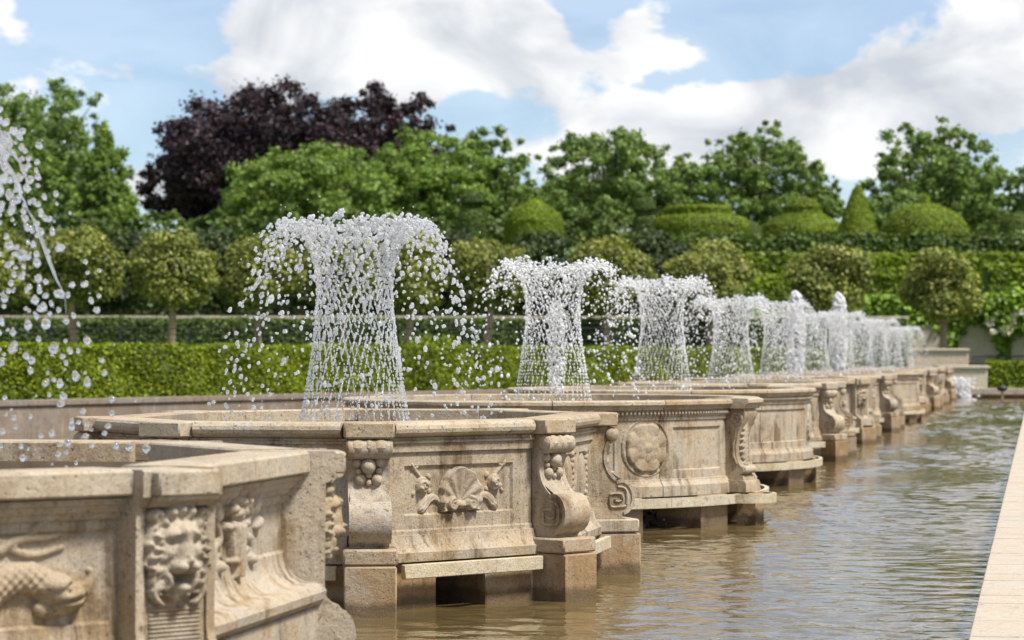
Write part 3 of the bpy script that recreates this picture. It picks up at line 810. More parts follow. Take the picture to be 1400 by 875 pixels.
def make_oct(kind, res, label, detail=True):
    root = empty('fountain_basin', (0, 0, 0))
    tag(root, label, 'fountain basin', 'stone fountain basins in a row along the pool')
    oc = OCT if kind == 'B' else OCT_A
    basin_core(root, oc)
    rp = rim_profile(kind)
    for i, (fr, L) in enumerate(oct_faces(oc)):
        front = i in (7, 0, 1, 2, 3)
        hw = L / 2 - 0.155
        if kind == 'B':
            rec = []
            if i in (1, 4, 6, 7, 3, 5): rec = [(-0.56, 0.56, 0.70, 1.075)] if L < 2.3 else [(-0.8, 0.8, 0.70, 1.075)]
            if i in (0, 4): rec = [(-0.42, 0.42, 0.70, 1.075)]
            if i in (2, 6): rec = [(-0.30, 0.30, 0.68, 1.09), (-0.96, -0.44, 0.68, 1.09), (0.44, 0.96, 0.68, 1.09)]
            w = face_sheet('wall_panel', fr, -hw, hw, PROF_B, rec, M['stone'], root)
            if detail and i in (1, 7, 3):
                relief('shell', fr, 0.0, 0.90, 0.46, 0.46, res, f_shell, -0.024, M['carve'], w)
                relief('leaf_curl', fr, -0.275, 0.785, 0.34, 0.26, res, f_curl, -0.024, M['carve'], w)
                relief('leaf_curl', fr, 0.275, 0.785, 0.34, 0.26, res, f_curl_m, -0.024, M['carve'], w)
                relief('rose', fr, -0.37, 0.955, 0.36, 0.36, res, f_rose_m, -0.024, M['carve'], w)
                relief('rose', fr, 0.37, 0.955, 0.36, 0.36, res, f_rose, -0.024, M['carve'], w)
            if detail and i == 0:
                relief('shell', fr, 0.0, 0.90, 0.46, 0.46, res, f_shell, -0.024, M['carve'], w)
            if detail and i == 2:
                for sx in (-0.70, 0.0, 0.70):
                    relief('leaf_drop', fr, sx, 0.885, 0.34, 0.48, res, f_leafdrop, -0.024, M['carve'], w)
            ledge_beam(fr, L, root)
            if front:
                q = L / 2
                under_piers(fr, [(-q + 0.16, -0.27, 0.04), (0.22, q - 0.16, 0.06)], root)
        else:
            big = (-hw + 0.14, hw - 0.14, 0.90, 1.155)
            side = i in (2, 6)
            w = face_sheet('wall_panel', fr, -hw - 0.02, hw + 0.02, PROF_A if side else PROF_A2, [(-hw + 0.10, hw - 0.10, 0.885 if side else 0.73, 1.145)], M['stone'], root, depth=0.018)
            if detail and i in (7, 0, 1):
                relief('dolphin', fr, 0.19, 0.985, 0.80, 0.46, res, lambda S, Z: f_dolphin(S * 1.06, Z * 1.16), -0.018, M['carve'], w)
            if detail and i in (2, 3):
                relief('fruit_basket', fr, -0.0, 0.995, 1.12, 0.54, res, lambda S, Z: f_basket(S / 1.3, Z * 1.02), -0.018, M['carve'], w)
            ledge_beam(fr, L, root, 0.20, 0.25)
            if front: under_piers(fr, [(-L / 2 + 0.2, -L / 2 + 0.5, 0.05), (L / 2 - 0.7, L / 2 - 0.2, 0.05)], root)
        # two rim stones per side with an open joint
        half = L / 2 - 0.195
        cut = random.uniform(-0.1, 0.1) if L > 2.2 else None
        segs = [(-half, half)] if cut is None else [(-half, cut - 0.004), (cut + 0.004, half)]
        for (a, b) in segs:
            mb = MB(); mb.prism(fr, rp, a, b, max(1, int((b - a) / 0.25))); mb.build('rim_stone', M['rim'], root, angle=25)
    for i in range(8):
        fr = vert_frame(i, oc)
        if kind == 'B': console_B(fr, root, detail and i in (7, 0, 1, 2, 3))
        else: pier_A(fr, root, res if i in (7, 0, 1, 2, 3) else res * 2)
    return root

class EllFrame:
    def __init__(f, a, b): f.a, f.b = a, b
    def __call__(f, t, n, z):
        x, y = f.a * math.cos(t), f.b * math.sin(t)
        nx, ny = math.cos(t) / f.a, math.sin(t) / f.b
        l = math.hypot(nx, ny)
        return (x + n * nx / l, y + n * ny / l, z)
    def at(f, t):
        return Frame(f.a * math.cos(t), f.b * math.sin(t), math.cos(t) / f.a, math.sin(t) / f.b)
    def speed(f, t): return math.hypot(f.a * math.sin(t), f.b * math.cos(t))
def bracket_C(fr, parent, res):
    w = 0.20
    prof = [(-0.15, 0.50), (-0.15, 1.30), (0.20, 1.30), (0.225, 1.26), (0.22, 1.20), (0.17, 1.12), (0.135, 1.0), (0.12, 0.88), (0.125, 0.76), (0.15, 0.69), (0.17, 0.66)]
    prof += [(0.155 + 0.055 * math.cos(a), 0.61 + 0.05 * math.sin(a)) for a in lin(1.2, -1.4, 7)] + [(0.17, 0.55), (0.20, 0.545), (0.21, 0.50)]
    mb = MB(); mb.prism(fr, prof, -w, w); c = mb.build('bracket', M['stone'], parent, angle=28)
    for sg in (-1, 1):
        mb = MB()
        mb.tube([fr(sg * (w + 0.002), *q) for q in spiral(0.12, 1.195, 0.075, 0.012, 1.6, -math.pi / 2, 1, 30)], 0.018, 6)
        mb.tube([fr(sg * (w + 0.002), *q) for q in [(0.19, 1.15), (0.12, 1.05), (0.09, 0.9), (0.09, 0.78), (0.13, 0.68)]], 0.013, 6)
        mb.build('scroll', M['stone'], c)
    relief('acanthus', fr, 0.0, 0.93, 0.26, 0.56, res, f_acanthus, 0.128, M['carve'], c, sink=0.03)
    mb = MB(); mb.tube([fr(s_, 0.20, 0.615) for s_ in lin(-0.18, 0.18, 9)], [0.03, 0.045, 0.05, 0.042, 0.048, 0.042, 0.05, 0.045, 0.03], 10); mb.build('foot_roll', M['carve'], c)
    mb = MB(); mb.prism(fr, [(-0.15, 0.365), (-0.15, 0.50), (0.20, 0.50), (0.235, 0.49), (0.25, 0.46), (0.25, 0.365)], -0.235, 0.235); mb.build('bracket_base', M['stone'], parent, angle=28)
    mb = MB(); mb.prism(fr, [(-0.24, 1.305), (-0.24, 1.418), (0.27, 1.418), (0.285, 1.405), (0.285, 1.37), (0.25, 1.345), (0.235, 1.305)], -0.25, 0.25); mb.build('cap_stone', M['rim'], parent, angle=28)
    mb = MB(); mb.box(fr, -0.13, 0.13, 0.10, 0.335, -0.60, 0.352, 0.01); mb.build('pier_block', M['block'], parent)
    # half-round loop of the ledge about the bracket foot
    mb = MB(); rows = []
    for k in range(15):
        a = -math.pi / 2 + math.pi * k / 14
        r_ = 0.30
        rows.append((0.28 * 0 + r_ * math.sin(a) * 1.15, 0.16 + r_ * math.cos(a)))
    sec = []
    for (s_, n_) in rows:
        k = math.hypot(s_, n_ - 0.16); us, un = s_ / k, (n_ - 0.16) / k
        sec.append([fr(s_ + us * d, n_ + un * d, z) for d, z in ((0, 0.248), (0.045, 0.248), (0.045, 0.349), (0, 0.349), (0, 0.248))])
    mb.strip(sec); mb.build('ledge_loop', M['ledge'], parent, angle=40)
def make_ell(a, b, rosettes, brackets, res, label, detail=True):
    root = empty('fountain_basin', (0, 0, 0))
    tag(root, label, 'fountain basin', 'stone fountain basins in a row along the pool')
    ef = EllFrame(a, b)
    basin_core(root, [(a * math.cos(t), b * math.sin(t)) for t in np.linspace(0, 2 * math.pi, 40, endpoint=False)])
    nseg = 12
    off = brackets[0]
    for k in range(nseg):
        t0 = off + 2 * math.pi * k / nseg; t1 = off + 2 * math.pi * (k + 1) / nseg; g = 0.0022
        class Sub:      # frame with s = t
            pass
        mb = MB(); mb.prism(ef, rim_profile('C'), t0 + g, t1 - g, 8); mb.build('rim_stone', M['rim'], root, angle=25)
        tm = (t0 + t1) / 2
        mb = MB()
        ts = np.linspace(t0 + g, t1 - g, 10)
        # wall stone with a sunk field unless a rosette or bracket sits there
        zs = [p[0] for p in PROF_C]; ns = [p[1] for p in PROF_C]
        near = min([abs((tm - r_ + math.pi) % (2 * math.pi) - math.pi) for r_ in rosettes + brackets])
        rows = []
        Z = sorted(set(zs) | {0.64, 0.654, 1.10, 1.114})
        edges = sorted(set(ts.tolist()))
        sunk = None
        dt0 = min([((t0 - q) % (2 * math.pi)) for q in rosettes + brackets])
        def fieldn(t, z):
            n = float(np.interp(z, zs, ns))
            d = 1e9
            for r_ in rosettes: d = min(d, abs((t - r_ + math.pi) % (2 * math.pi) - math.pi) * ef.speed(t) - 0.40)
            for r_ in brackets: d = min(d, abs((t - r_ + math.pi) % (2 * math.pi) - math.pi) * ef.speed(t) - 0.34)
            d = min(d, z - 0.64, 1.114 - z)
            return n - 0.022 * min(max(d / 0.014, 0), 1)
        tt = set(edges)
        for r_, o in [(q, 0.40) for q in rosettes] + [(q, 0.34) for q in brackets]:
            for sg in (-1, 1):
                for e in (0.0, 0.014):
                    q = r_ + sg * (o + e) / ef.speed(r_ + sg * o / ef.speed(r_))
                    for base in (-2 * math.pi, 0, 2 * math.pi):
                        if t0 + g < q + base < t1 - g: tt.add(q + base)
        for t in sorted(tt): rows.append([ef(t, fieldn(t, z), z) for z in Z])
        mb.strip(rows)
        tl = sorted(tt)
        for e in (0, -1): mb.strip([rows[e], [ef(tl[e], -0.2, z) for z in Z]])
        mb.strip([[ef(t, -0.2, Z[0]) for t in tl], [r_[0] for r_ in rows]])
        mb.build('wall_stone', M['stone'], root, angle=24)
        mb = MB(); mb.prism(ef, [(0.15, 0.246), (0.20, 0.246), (0.20, 0.350), (0.15, 0.350)], t0 + g * .5, t1 - g * .5, 8); mb.build('ledge', M['ledge'], root, angle=40)
        if detail:
            f2 = ef.at(t0 + 0.3); mb = MB(); mb.box(f2, -0.28, 0.28, -0.5, 0.10, -0.60, 0.357, 0.01); mb.build('support_pier', M['block'], root)
    for r_ in rosettes:
        f2 = ef.at(r_)
        relief('rosette', f2, 0, 0.895, 0.60, 0.60, res, lambda S, Z: np.where(f_rosette(S, Z) > 0, f_rosette(S, Z) * 0.62, -1), 0.004, M['carve'], root)
        relief('medallion_ring', f2, 0, 0.895, 0.70, 0.70, res, f_ring, -0.006, M['stone'], root)
    for r_ in brackets: bracket_C(ef.at(r_), root, res)
    # egg moulding under the cornice
    mb = MB()
    t = 0.0
    while t < 2 * math.pi:
        mb.ball(ef(t, 0.042, 1.268), 0.019, 6, 4, (1, 1, 1.3)); t += 0.052 / ef.speed(t)
    tag(mb.build('egg_moulding', M['carve'], root, angle=180, fix=False), kind='stuff')
    return root

ROWX, ROW0, STEP = -5.63, 13.30, 9.87
def row_y(k): return ROW0 + STEP * k
BASINS = []
bA = make_oct('A', 0.0075, 'octagonal limestone basin with lion masks on its piers and dolphin panels'); bA.location = (ROWX, row_y(0), 0)
bB = make_oct('B', 0.0065, 'octagonal limestone basin with a carved scallop shell and fruit-hung scroll consoles'); bB.location = (ROWX, row_y(1), 0)
bC = make_ell(2.33, 3.0, [R(-52), R(52), R(128), R(232)], [R(-18), R(162)], 0.012, 'oval limestone basin with a big flower rosette and acanthus bracket, next past the shell basin'); bC.location = (ROWX, row_y(2), 0)
bD = make_ell(2.22, 3.0, [R(0), R(90), R(180), R(270)], [R(50), R(130)], 0.02, 'oval limestone basin with a rosette midway along its side, two past the shell basin'); bD.location = (ROWX, row_y(3), 0)
ORD = ['first', 'second', 'third', 'fourth', 'fifth', 'sixth', 'seventh', 'eighth', 'ninth', 'tenth', 'eleventh', 'twelfth']
far = [bB, bA, bB, bD, bA, bB, bA, bB]
names = {bA: 'lion-pier octagonal', bB: 'scroll-console octagonal', bD: 'rosette oval'}
for q, src in enumerate(far):
    c = copy_tree(src); c.location = (ROWX, row_y(4 + q), 0)
    tail = ' counting from the lion-mask basin' if q < 7 else ', before the pale pavilion wall'
    c['label'] = f'{names[src]} limestone basin, {ORD[4 + q]} of the row{tail}'

# ------------------------------------------------------------------ pool, paving, ground
EDGE_X = -0.395           # inner edge of the paved pool side
END_Y = 127.0             # far end of the pool
H0 = GP(0, 69.0); H1 = GP(830, 99.0)          # line of the terrace wall and its hedge
HD = Vector((H1.x - H0.x, H1.y - H0.y)).normalized()
HN = Vector((HD.y, -HD.x))                    # towards the pool
def behind_wall(x, y): return -((x - H0.x) * HN.x + (y - H0.y) * HN.y)
def terrain_z(dc, x, y):
    if x < 0.6 and y < END_Y + 0.35 and behind_wall(x, y) < 0.15: return -0.9
    return float(np.interp(dc, [0, 149, 152, 160, 172, 186, 192, 400, 1500, 3000], [0.22, 0.22, 4.1, 4.4, 6.2, 8.6, 9.2, 11.0, 16, 20]))
def build_ground():
    xs = sorted(set(np.concatenate([np.linspace(-1500, -80, 24), np.linspace(-78, 60, 140), np.linspace(64, 1500, 24)]).tolist()))
    ys = sorted(set(np.concatenate([np.linspace(-60, -8, 10), np.linspace(-6, 215, 222), np.linspace(222, 2600, 40)]).tolist()))
    P = np.zeros((len(xs), len(ys), 3))
    for i, x in enumerate(xs):
        for j, y in enumerate(ys):
            dc = -SA * x + CA * y
            P[i, j] = (x, y, terrain_z(dc, x, y))
    idx = np.arange(len(xs) * len(ys)).reshape(len(xs), len(ys))
    F = np.stack([idx[:-1, :-1], idx[1:, :-1], idx[1:, 1:], idx[:-1, 1:]], -1).reshape(-1, 4)
    tag(link('ground', np_mesh('ground', P.reshape(-1, 3), F), M['grass']), kind='structure')
build_ground()
def wall_x(y): return H0.x + (y - H0.y) * HD.x / HD.y
def build_water():
    rng = np.random.default_rng(21)
    ys = list(np.arange(-6, 15.5, 1.5)); y_ = 15.5
    while y_ < END_Y + 0.3: ys.append(y_); y_ += 0.038 + 0.0022 * max(0, y_ - 16)
    ys.append(END_Y + 0.3); ys = np.array(ys)
    u = np.concatenate([np.linspace(0, 1, 12, endpoint=False)]); fine = np.arange(-7.4, EDGE_X + 0.25, 0.055)
    X = np.zeros((len(ys), len(u) + len(fine)))
    for r_, y in enumerate(ys): X[r_] = np.concatenate([wall_x(y) - 0.2 + (min(-7.4, -7.4) - wall_x(y) + 0.2) * u, fine]) if wall_x(y) < -7.5 else np.concatenate([-7.4 - 0.1 * (1 - u), fine])
    Y = np.repeat(ys[:, None], X.shape[1], 1)
    Z = np.zeros_like(X)
    n = 90
    for q in range(n):
        lam = 0.19 * (0.85 / 0.19) ** rng.random() ** 1.15
        a = rng.normal(math.pi / 2, 0.75); k_ = 2 * math.pi / lam
        amp = WAVE_SLOPE / k_ * math.sqrt(2.0 / n) * rng.uniform(0.6, 1.4)
        Z += amp * np.sin(k_ * (X * math.cos(a) + Y * math.sin(a)) + rng.uniform(0, 6.28))
    gust = 0.62 + 0.38 * np.sin(X * 0.9 + 1.3 * np.sin(Y * 0.21)) * np.sin(Y * 0.33 + 0.6 * np.sin(X * 0.7))
    calm = np.clip((X + 5.6) / 2.6, 0.35, 1.0)
    Z *= gust * calm * (1 + 0.7 * np.clip((Y - 55) / 50, 0, 1))
    R_, C_ = X.shape
    idx = np.arange(R_ * C_).reshape(R_, C_)
    F = np.stack([idx[:-1, :-1], idx[:-1, 1:], idx[1:, 1:], idx[1:, :-1]], -1).reshape(-1, 4)
    P = np.stack([X, Y, Z], -1).reshape(-1, 3)
    tag(link('pool_water', np_mesh('pool_water', P, F), M['water']), kind='structure')
WAVE_SLOPE = 0.10
build_water()

# paved edge, slab by slab: each its own part of the paving
world_fr = lambda s_, n_, z: (s_, n_, z)
pav = MB(); pav.box(world_fr, EDGE_X + 0.03, 9.0, -7, END_Y + 2, -1.0, 0.262, 0.004)
pav_o = tag(pav.build('pool_side_paving', M['joint']), kind='structure')
y = 8.0; k = 0
slab_cache = {}
while y < END_Y:
    l = [1.24, 0.62, 1.24, 0.62, 1.0][k % 5] * (1.0 if y < 60 else 3)
    mb = MB()
    mb.box(world_fr, EDGE_X, EDGE_X + 1.6, y + 0.014, y + l - 0.014, 0.17, 0.298 + random.uniform(-.0012, .0012), 0.008)
    mb.build('paving_slab', M['coping'], pav_o); k += 1; y += l
mb = MB(); mb.box(world_fr, EDGE_X + 1.603, 8.9, 2, END_Y + 1.5, 0.17, 0.296, 0.008); mb.build('paving_slab', M['coping'], pav_o)
# far end coping
end = tag(empty('pool_end_wall', (0, END_Y, 0)), kind='structure')
ef_ = lambda s_, n_, z: (s_, -n_, z)
for q in range(12):
    x0 = -8.0 + q * 1.4
    mb = MB(); mb.box(ef_, x0, x0 + 1.392, -0.6, 0.0, -0.9, 0.17, 0.01); mb.build('wall_stone', M['block'], end)
    mb = MB(); mb.box(ef_, x0, x0 + 1.392, -0.7, 0.06, 0.174, 0.46, 0.015); mb.build('coping_stone', M['coping'], end)
# terrace wall behind the basins, stone by stone with a coping
WL = (Vector((wall_x(END_Y) + 0.0, END_Y)) - Vector((wall_x(20), 20))).length
wf = Frame(wall_x(20), 20, HN.x, HN.y)
tw = tag(empty('terrace_wall', (0, 0, 0)), 'long low taupe stone terrace wall with coping below the clipped hedge', 'wall')
k = 0; s_ = -4.0
while s_ > -WL - 0.5 if False else s_ < WL:
    mb = MB(); mb.box(wf, s_, s_ + 2.392, -0.45, 0.0, -0.9, 0.655, 0.01); mb.build('wall_stone', M['wall'], tw)
    mb = MB(); mb.box(wf, s_, s_ + 2.394, -0.5, 0.06, 0.659, 0.80, 0.012); mb.build('coping_stone', M['wall'], tw)
    s_ += 2.4

# ------------------------------------------------------------------ leaves
def leaf_quads(P, Nrm, size, rng, spread=0.8, aspect=1.5):
    n = len(P)
    d = Nrm + rng.normal(0, spread, (n, 3)); d /= np.linalg.norm(d, axis=1, keepdims=True) + 1e-9
    r_ = rng.normal(0, 1, (n, 3)); u = np.cross(d, r_); u /= np.linalg.norm(u, axis=1, keepdims=True) + 1e-9
    w = np.cross(d, u)
    sz = size * rng.uniform(0.6, 1.35, (n, 1))
    a, b = u * sz * aspect * 0.5, w * sz * 0.5
    V = np.stack([P - a, P - b * 1.0 + a * 0.1, P + a, P + b * 1.0 + a * 0.1], 1).reshape(-1, 3)
    F = np.arange(4 * n).reshape(n, 4)
    return V, F
def two_mat_mesh(name, V, F, core, mat_leaf, mat_core):
    """leaf quads plus a rough core (MB) in one mesh"""
    cv = np.array(core.v, float).reshape(-1, 3); b = len(V)
    cf = np.array([(list(f) + [f[-1]])[:4] if len(f) == 3 else f for f in core.f if len(f) in (3, 4)], int)
    me = bpy.data.meshes.new(name)
    me.from_pydata(np.vstack([V, cv]).tolist(), [], F.tolist() + [list(dict.fromkeys(f)) for f in (cf + b).tolist()])
    me.materials.append(mat_leaf); me.materials.append(mat_core)
    mi = np.zeros(len(me.polygons), np.int32); mi[len(F):] = 1
    me.polygons.foreach_set('material_index', mi); me.update()
    return me
def hedge(name, p0, p1, depth, z0, z1, leaf, n, mat, label, cat='hedge', group=None, seed=1, wob=0.06):
    """clipped hedge between ground points p0 and p1, depth runs away to the left of p0->p1"""
    rng = np.random.default_rng(seed)
    d = Vector((p1.x - p0.x, p1.y - p0.y)); L = d.length; d.normalize(); nn = Vector((d.y, -d.x))
    base = empty(name, ((p0.x + p1.x) / 2, (p0.y + p1.y) / 2, z0)) if False else None
    fr = Frame(p0.x, p0.y, nn.x, nn.y)
    hh = z1 - z0
    af, at = hh, depth
    tot = L * (af + at) + 2 * depth * hh
    pts = []; nr = []
    kind = rng.random(n)
    s_ = rng.random(n) * L
    front = kind < af / (af + at) * 0.94
    side = kind > 0.965
    v = rng.random(n)
    nz_ = np.where(front, 0.0, -v * depth); zz = np.where(front, z0 + v * hh, z1)
    s_ = np.where(side, np.where(v > 0.5, L, 0.0), s_); nz_ = np.where(side, -rng.random(n) * depth, nz_); zz = np.where(side, z0 + rng.random(n) * hh, zz)
    wv = wob * (np.sin(s_ * 1.3 + zz * 2.0) + np.sin(s_ * 3.7 + 1.0) * 0.6 + np.sin(zz * 5 + s_ * 2.2) * 0.5) * 0.5
    nz_ = nz_ + np.where(front, wv + rng.normal(0, leaf * 0.30, n), 0); zz = zz + np.where(~front, wv * 0.7 + np.abs(rng.normal(0, leaf * 0.45, n)), 0)
    tx, ty = fr.t
    P = np.stack([p0.x + s_ * tx + nz_ * nn.x, p0.y + s_ * ty + nz_ * nn.y, zz], -1)
    Nn = np.where(front[:, None], np.array([[nn.x, nn.y, 0.35]]), np.array([[0.1 * nn.x, 0.1 * nn.y, 1.0]]))
    V, F = leaf_quads(P, Nn, leaf, rng, 0.7)
    core = MB(); core.box(fr, 0.0, L, -depth, -leaf * 0.6 - wob * 1.1, z0, z1 - leaf * 0.5 - wob * 0.8, 0.05)
    o = link(name, two_mat_mesh(name, V, F, core, mat, M['core']))
    return tag(o, label, cat, group)
def crown_mesh(name, blobs, n, leaf, mat, seed, flat=1.0, shell=0.45, up=0.35, jit=0.17):
    rng = np.random.default_rng(seed)
    w = np.array([b[3] * b[3] * b[4] for b in blobs]) ** 0.72; w /= w.sum()
    pick = rng.choice(len(blobs), n, p=w)
    B = np.array(blobs)[pick]
    d = rng.normal(0, 1, (n, 3)); d /= np.linalg.norm(d, axis=1, keepdims=True)
    rr = (shell + (1 - shell) * rng.random(n) ** 0.6) * (1 + rng.normal(0, jit if shell > 0.3 else 0.36, n))
    P = B[:, :3] + d * rr[:, None] * np.stack([B[:, 3], B[:, 3], B[:, 4]], -1)
    V, F = leaf_quads(P, d + np.array([[0, 0, up]]), leaf, rng, 0.75)
    me = np_mesh(name, V, F, smooth=False)
    me.materials.append(mat)
    return me
def tree(name, base, blobs, n, leaf, mat, label, group, seed, trunk_r, bark, cat='tree', limbs=True, shell=0.45):
    root = empty(name, base); tag(root, label, cat, group)
    link('crown', crown_mesh('crown', blobs, n, leaf, mat, seed, shell=shell), None, root)
    mb = MB(); rg = random.Random(seed)
    top = max(b[2] for b in blobs); zc = sum(b[2] for b in blobs) / len(blobs)
    mb.tube([(0, 0, -1.8), (0.05, 0, zc * 0.3), (-0.1, 0.05, zc * 0.65), (0.05, 0, zc), (0, 0, zc + (top - zc) * 0.6)], [trunk_r * 1.25, trunk_r, trunk_r * 0.85, trunk_r * 0.6, trunk_r * 0.2], 9)
    if limbs:
        for b in blobs[:34]:
            z0 = min(zc * rg.uniform(0.45, 0.95), b[2] * 0.9)
            m = (b[0] * 0.45, b[1] * 0.45, z0 + (b[2] - z0) * 0.65)
            mb.tube([(0, 0, z0), m, (b[0], b[1], b[2])], [trunk_r * 0.45, trunk_r * 0.28, trunk_r * 0.08], 6)
    mb.build('trunk', bark, root)
    return root
def auto_blobs(w, h, z0, m, seed, r0=0.20, r1=0.33, flat=0.75, taper=0.0, inner=4):
    """sub-clumps filling an uneven crown w wide, h tall from z0 up"""
    rg = random.Random(seed); out = []
    ph = [rg.uniform(0, 6.28) for _ in range(6)]
    for k in range(m):
        a = rg.uniform(0, 2 * math.pi); cz = rg.uniform(-0.85, 1.0); e = math.sqrt(max(0, 1 - cz * cz))
        lump = 1 + 0.09 * math.sin(2 * a + ph[0]) + 0.08 * math.sin(3 * a + 4 * cz + ph[1]) + 0.06 * math.sin(5 * a - 6 * cz + ph[2])
        f = (0.42 + 0.58 * rg.random() ** 0.55) * lump
        r_ = w / 2 * rg.uniform(r0, r1)
        zz = z0 + h * 0.46 + cz * f * (h * 0.54 - r_ * flat)
        tp = 1 - taper * max(0, (zz - z0) / h)
        rad = max(0, (w / 2 - r_) * e * f * tp) if taper == 0 else max(0, (w / 2 - r_ * 0.6)) * tp * rg.random() ** 0.45
        out.append((rad * math.cos(a), rad * math.sin(a), zz if taper == 0 else z0 + h * rg.random() ** 1.25 * 0.97, r_ * (tp * 0.6 + 0.4), r_ * flat * (tp * 0.5 + 0.5)))
        if taper: out[-1] = (lambda x, y_, z, q, p: (lambda t2: ((w / 2 - r_ * .6) * t2 * math.cos(a) * f, (w / 2 - r_ * .6) * t2 * math.sin(a) * f, z, q * (t2 * 0.6 + 0.4), p))(max(0.02, 1 - (z - z0) / h)))(*out[-1])
    for k in range(inner):
        out.append((rg.uniform(-.1, .1) * w, rg.uniform(-.1, .1) * w, z0 + h * rg.uniform(0.25, 0.55), w * (0.17 if not taper else 0.12), h * 0.20))
    return out

# hedge on the terrace wall
hp0 = Vector((wall_x(56), 56)) - HN * 0.55; hp1 = Vector((wall_x(END_Y - 1), END_Y - 1)) - HN * 0.55
hedge('boxwood_hedge', hp0, hp1, 1.3, 0.35, 2.12, 0.070, 150000, M['leaf_box'], 'long bright green clipped boxwood hedge on the terrace wall behind the fountains', seed=3, wob=0.09)
# rounded shrub that swells out of the hedge top
c = GP(592, 91.5, 1.75)
me = crown_mesh('boxwood_mound', [(0, 0, 0.0, 1.0, 0.66)], 2600, 0.10, M['leaf_box'], 5, shell=0.85)
tag(link('boxwood_mound', me), 'rounded boxwood mound rising above the hedge top between the two tallest water jets', 'shrub').location = c

# lindens
def linden_blobs(seed, w=3.35, h=3.35, z0=2.15):
    rg = random.Random(seed); out = [(0, 0, z0 + h * 0.5, w * 0.36, h * 0.36)]
    for k in range(20):
        a = rg.uniform(0, 6.283); cz = rg.uniform(-0.8, 0.95); e = math.sqrt(1 - cz * cz)
        out.append((w * 0.36 * e * math.cos(a), w * 0.36 * e * math.sin(a), z0 + h * 0.5 + cz * h * 0.36, w * rg.uniform(.13, .23), h * rg.uniform(.11, .19)))
    return out
LIN = []
lin_label = 'rounded clipped linden tree with yellow-green crown on a bare trunk behind the hedge'
def place_linden(px, dc, ytop, ybot, variant, scale=1.0):
    z_b = ZP(ybot, dc); z_t = ZP(ytop, dc)
    gz = 0.22
    h = z_t - z_b
    if len(LIN) <= variant:
        t = tree('linden_tree', (0, 0, 0), linden_blobs(40 + variant), 12000, 0.115, M['leaf_linden'], lin_label, 'clipped linden trees behind the hedge', 60 + variant, 0.15, M['bark'], limbs=False, shell=0.80)
        LIN.append(t)
    else:
        t = copy_tree(LIN[variant])
    p = GP(px, dc)
    # crown keeps its form; the tree is set into the ground so that its clear stem has the right length
    sc = h / 3.3
    t.scale = (sc * scale, sc * scale, sc)
    t.location = (p.x, p.y, z_b - 2.2 * sc)
    t.rotation_euler = (0, 0, random.uniform(0, 6.28))
    for ch in t.children:
        if ch.name.startswith('trunk'): pass
    return t
lindens = [(-18, 112, 300, 428, 0), (100, 113, 305, 428, 1), (236, 112, 312, 430, 2), (352, 114, 315, 430, 0), (470, 115, 318, 432, 1), (560, 116, 320, 432, 2), (668, 117, 322, 434, 1), (828, 120, 318, 436, 0), (970, 122, 325, 440, 2), (1136, 139, 330, 444, 1), (1291, 141, 334, 447, 0), (1462, 141, 330, 450, 2)]
for a in lindens: place_linden(*a)
M['leaf_linden_dark'] = leaf_mat('shaded_hornbeam_leaf', (0.014, 0.026, 0.007), (0.026, 0.044, 0.010), (0.05, 0.068, 0.018), 0.2)  # dark leaf tones with the shade of the rear rows put in
DK = []
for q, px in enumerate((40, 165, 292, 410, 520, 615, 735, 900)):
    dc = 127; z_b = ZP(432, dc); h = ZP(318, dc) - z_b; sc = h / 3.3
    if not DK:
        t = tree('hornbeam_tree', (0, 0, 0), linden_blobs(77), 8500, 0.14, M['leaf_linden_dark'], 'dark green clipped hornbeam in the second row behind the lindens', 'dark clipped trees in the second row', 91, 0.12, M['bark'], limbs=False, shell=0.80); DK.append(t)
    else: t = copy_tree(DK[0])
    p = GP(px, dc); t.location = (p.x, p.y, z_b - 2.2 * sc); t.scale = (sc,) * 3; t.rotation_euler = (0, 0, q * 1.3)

# fence with wires, rail wall and dark hedge behind it
fence = tag(empty('wire_fence', GP(300, 107, 0.22)), 'dark wire fence with thin posts behind the boxwood hedge', 'fence')
fence.location = (0, 0, 0)
A0, A1 = GP(-120, 107), GP(1000, 107)
fd = (A1 - A0); fl = fd.length; fd.normalize()
for q in range(int(fl / 2.6) + 1):
    p = A0 + fd * q * 2.6
    mb = MB(); mb.tube([(p.x, p.y, 0.1), (p.x, p.y, 2.95)], 0.035, 6); mb.build('fence_post', M['iron'], fence)
for zz in [0.5 + 0.2 * i for i in range(12)] + [2.92]:
    mb = MB(); mb.tube([(A0.x, A0.y, zz), (A1.x, A1.y, zz)], 0.012 if zz < 2.9 else 0.022, 4); mb.build('fence_wire', M['iron'], fence)
hedge('yew_hedge', GP(-180, 119), GP(1240, 123), 1.2, 0.2, ZP(438, 120), 0.10, 36000, M['leaf_dark'], 'dark low yew hedge beyond the wire fence, under the clipped tree crowns', seed=8)
mb = MB(); q0, q1 = GP(-180, 121.5), GP(1200, 124.5)
rf = Frame(q0.x, q0.y, (q1 - q0).y, -(q1 - q0).x); rl = (q1 - q0).length
rw = tag(empty('rail_wall', (0, 0, 0)), 'pale stone rail running level behind the clipped tree trunks', 'wall')
k = 0.0
while k < rl:
    mb = MB(); mb.box(rf, k, k + 2.99, -0.3, 0.0, ZP(438, 122), ZP(431.5, 122), 0.02); mb.build('rail_stone', M['rail'], rw)
    mb = MB(); mb.box(rf, k + 1.2, k + 1.6, -0.25, -0.05, 0.2, ZP(438, 122) - 0.004, 0.01); mb.build('rail_post', M['rail'], rw)
    k += 3.0

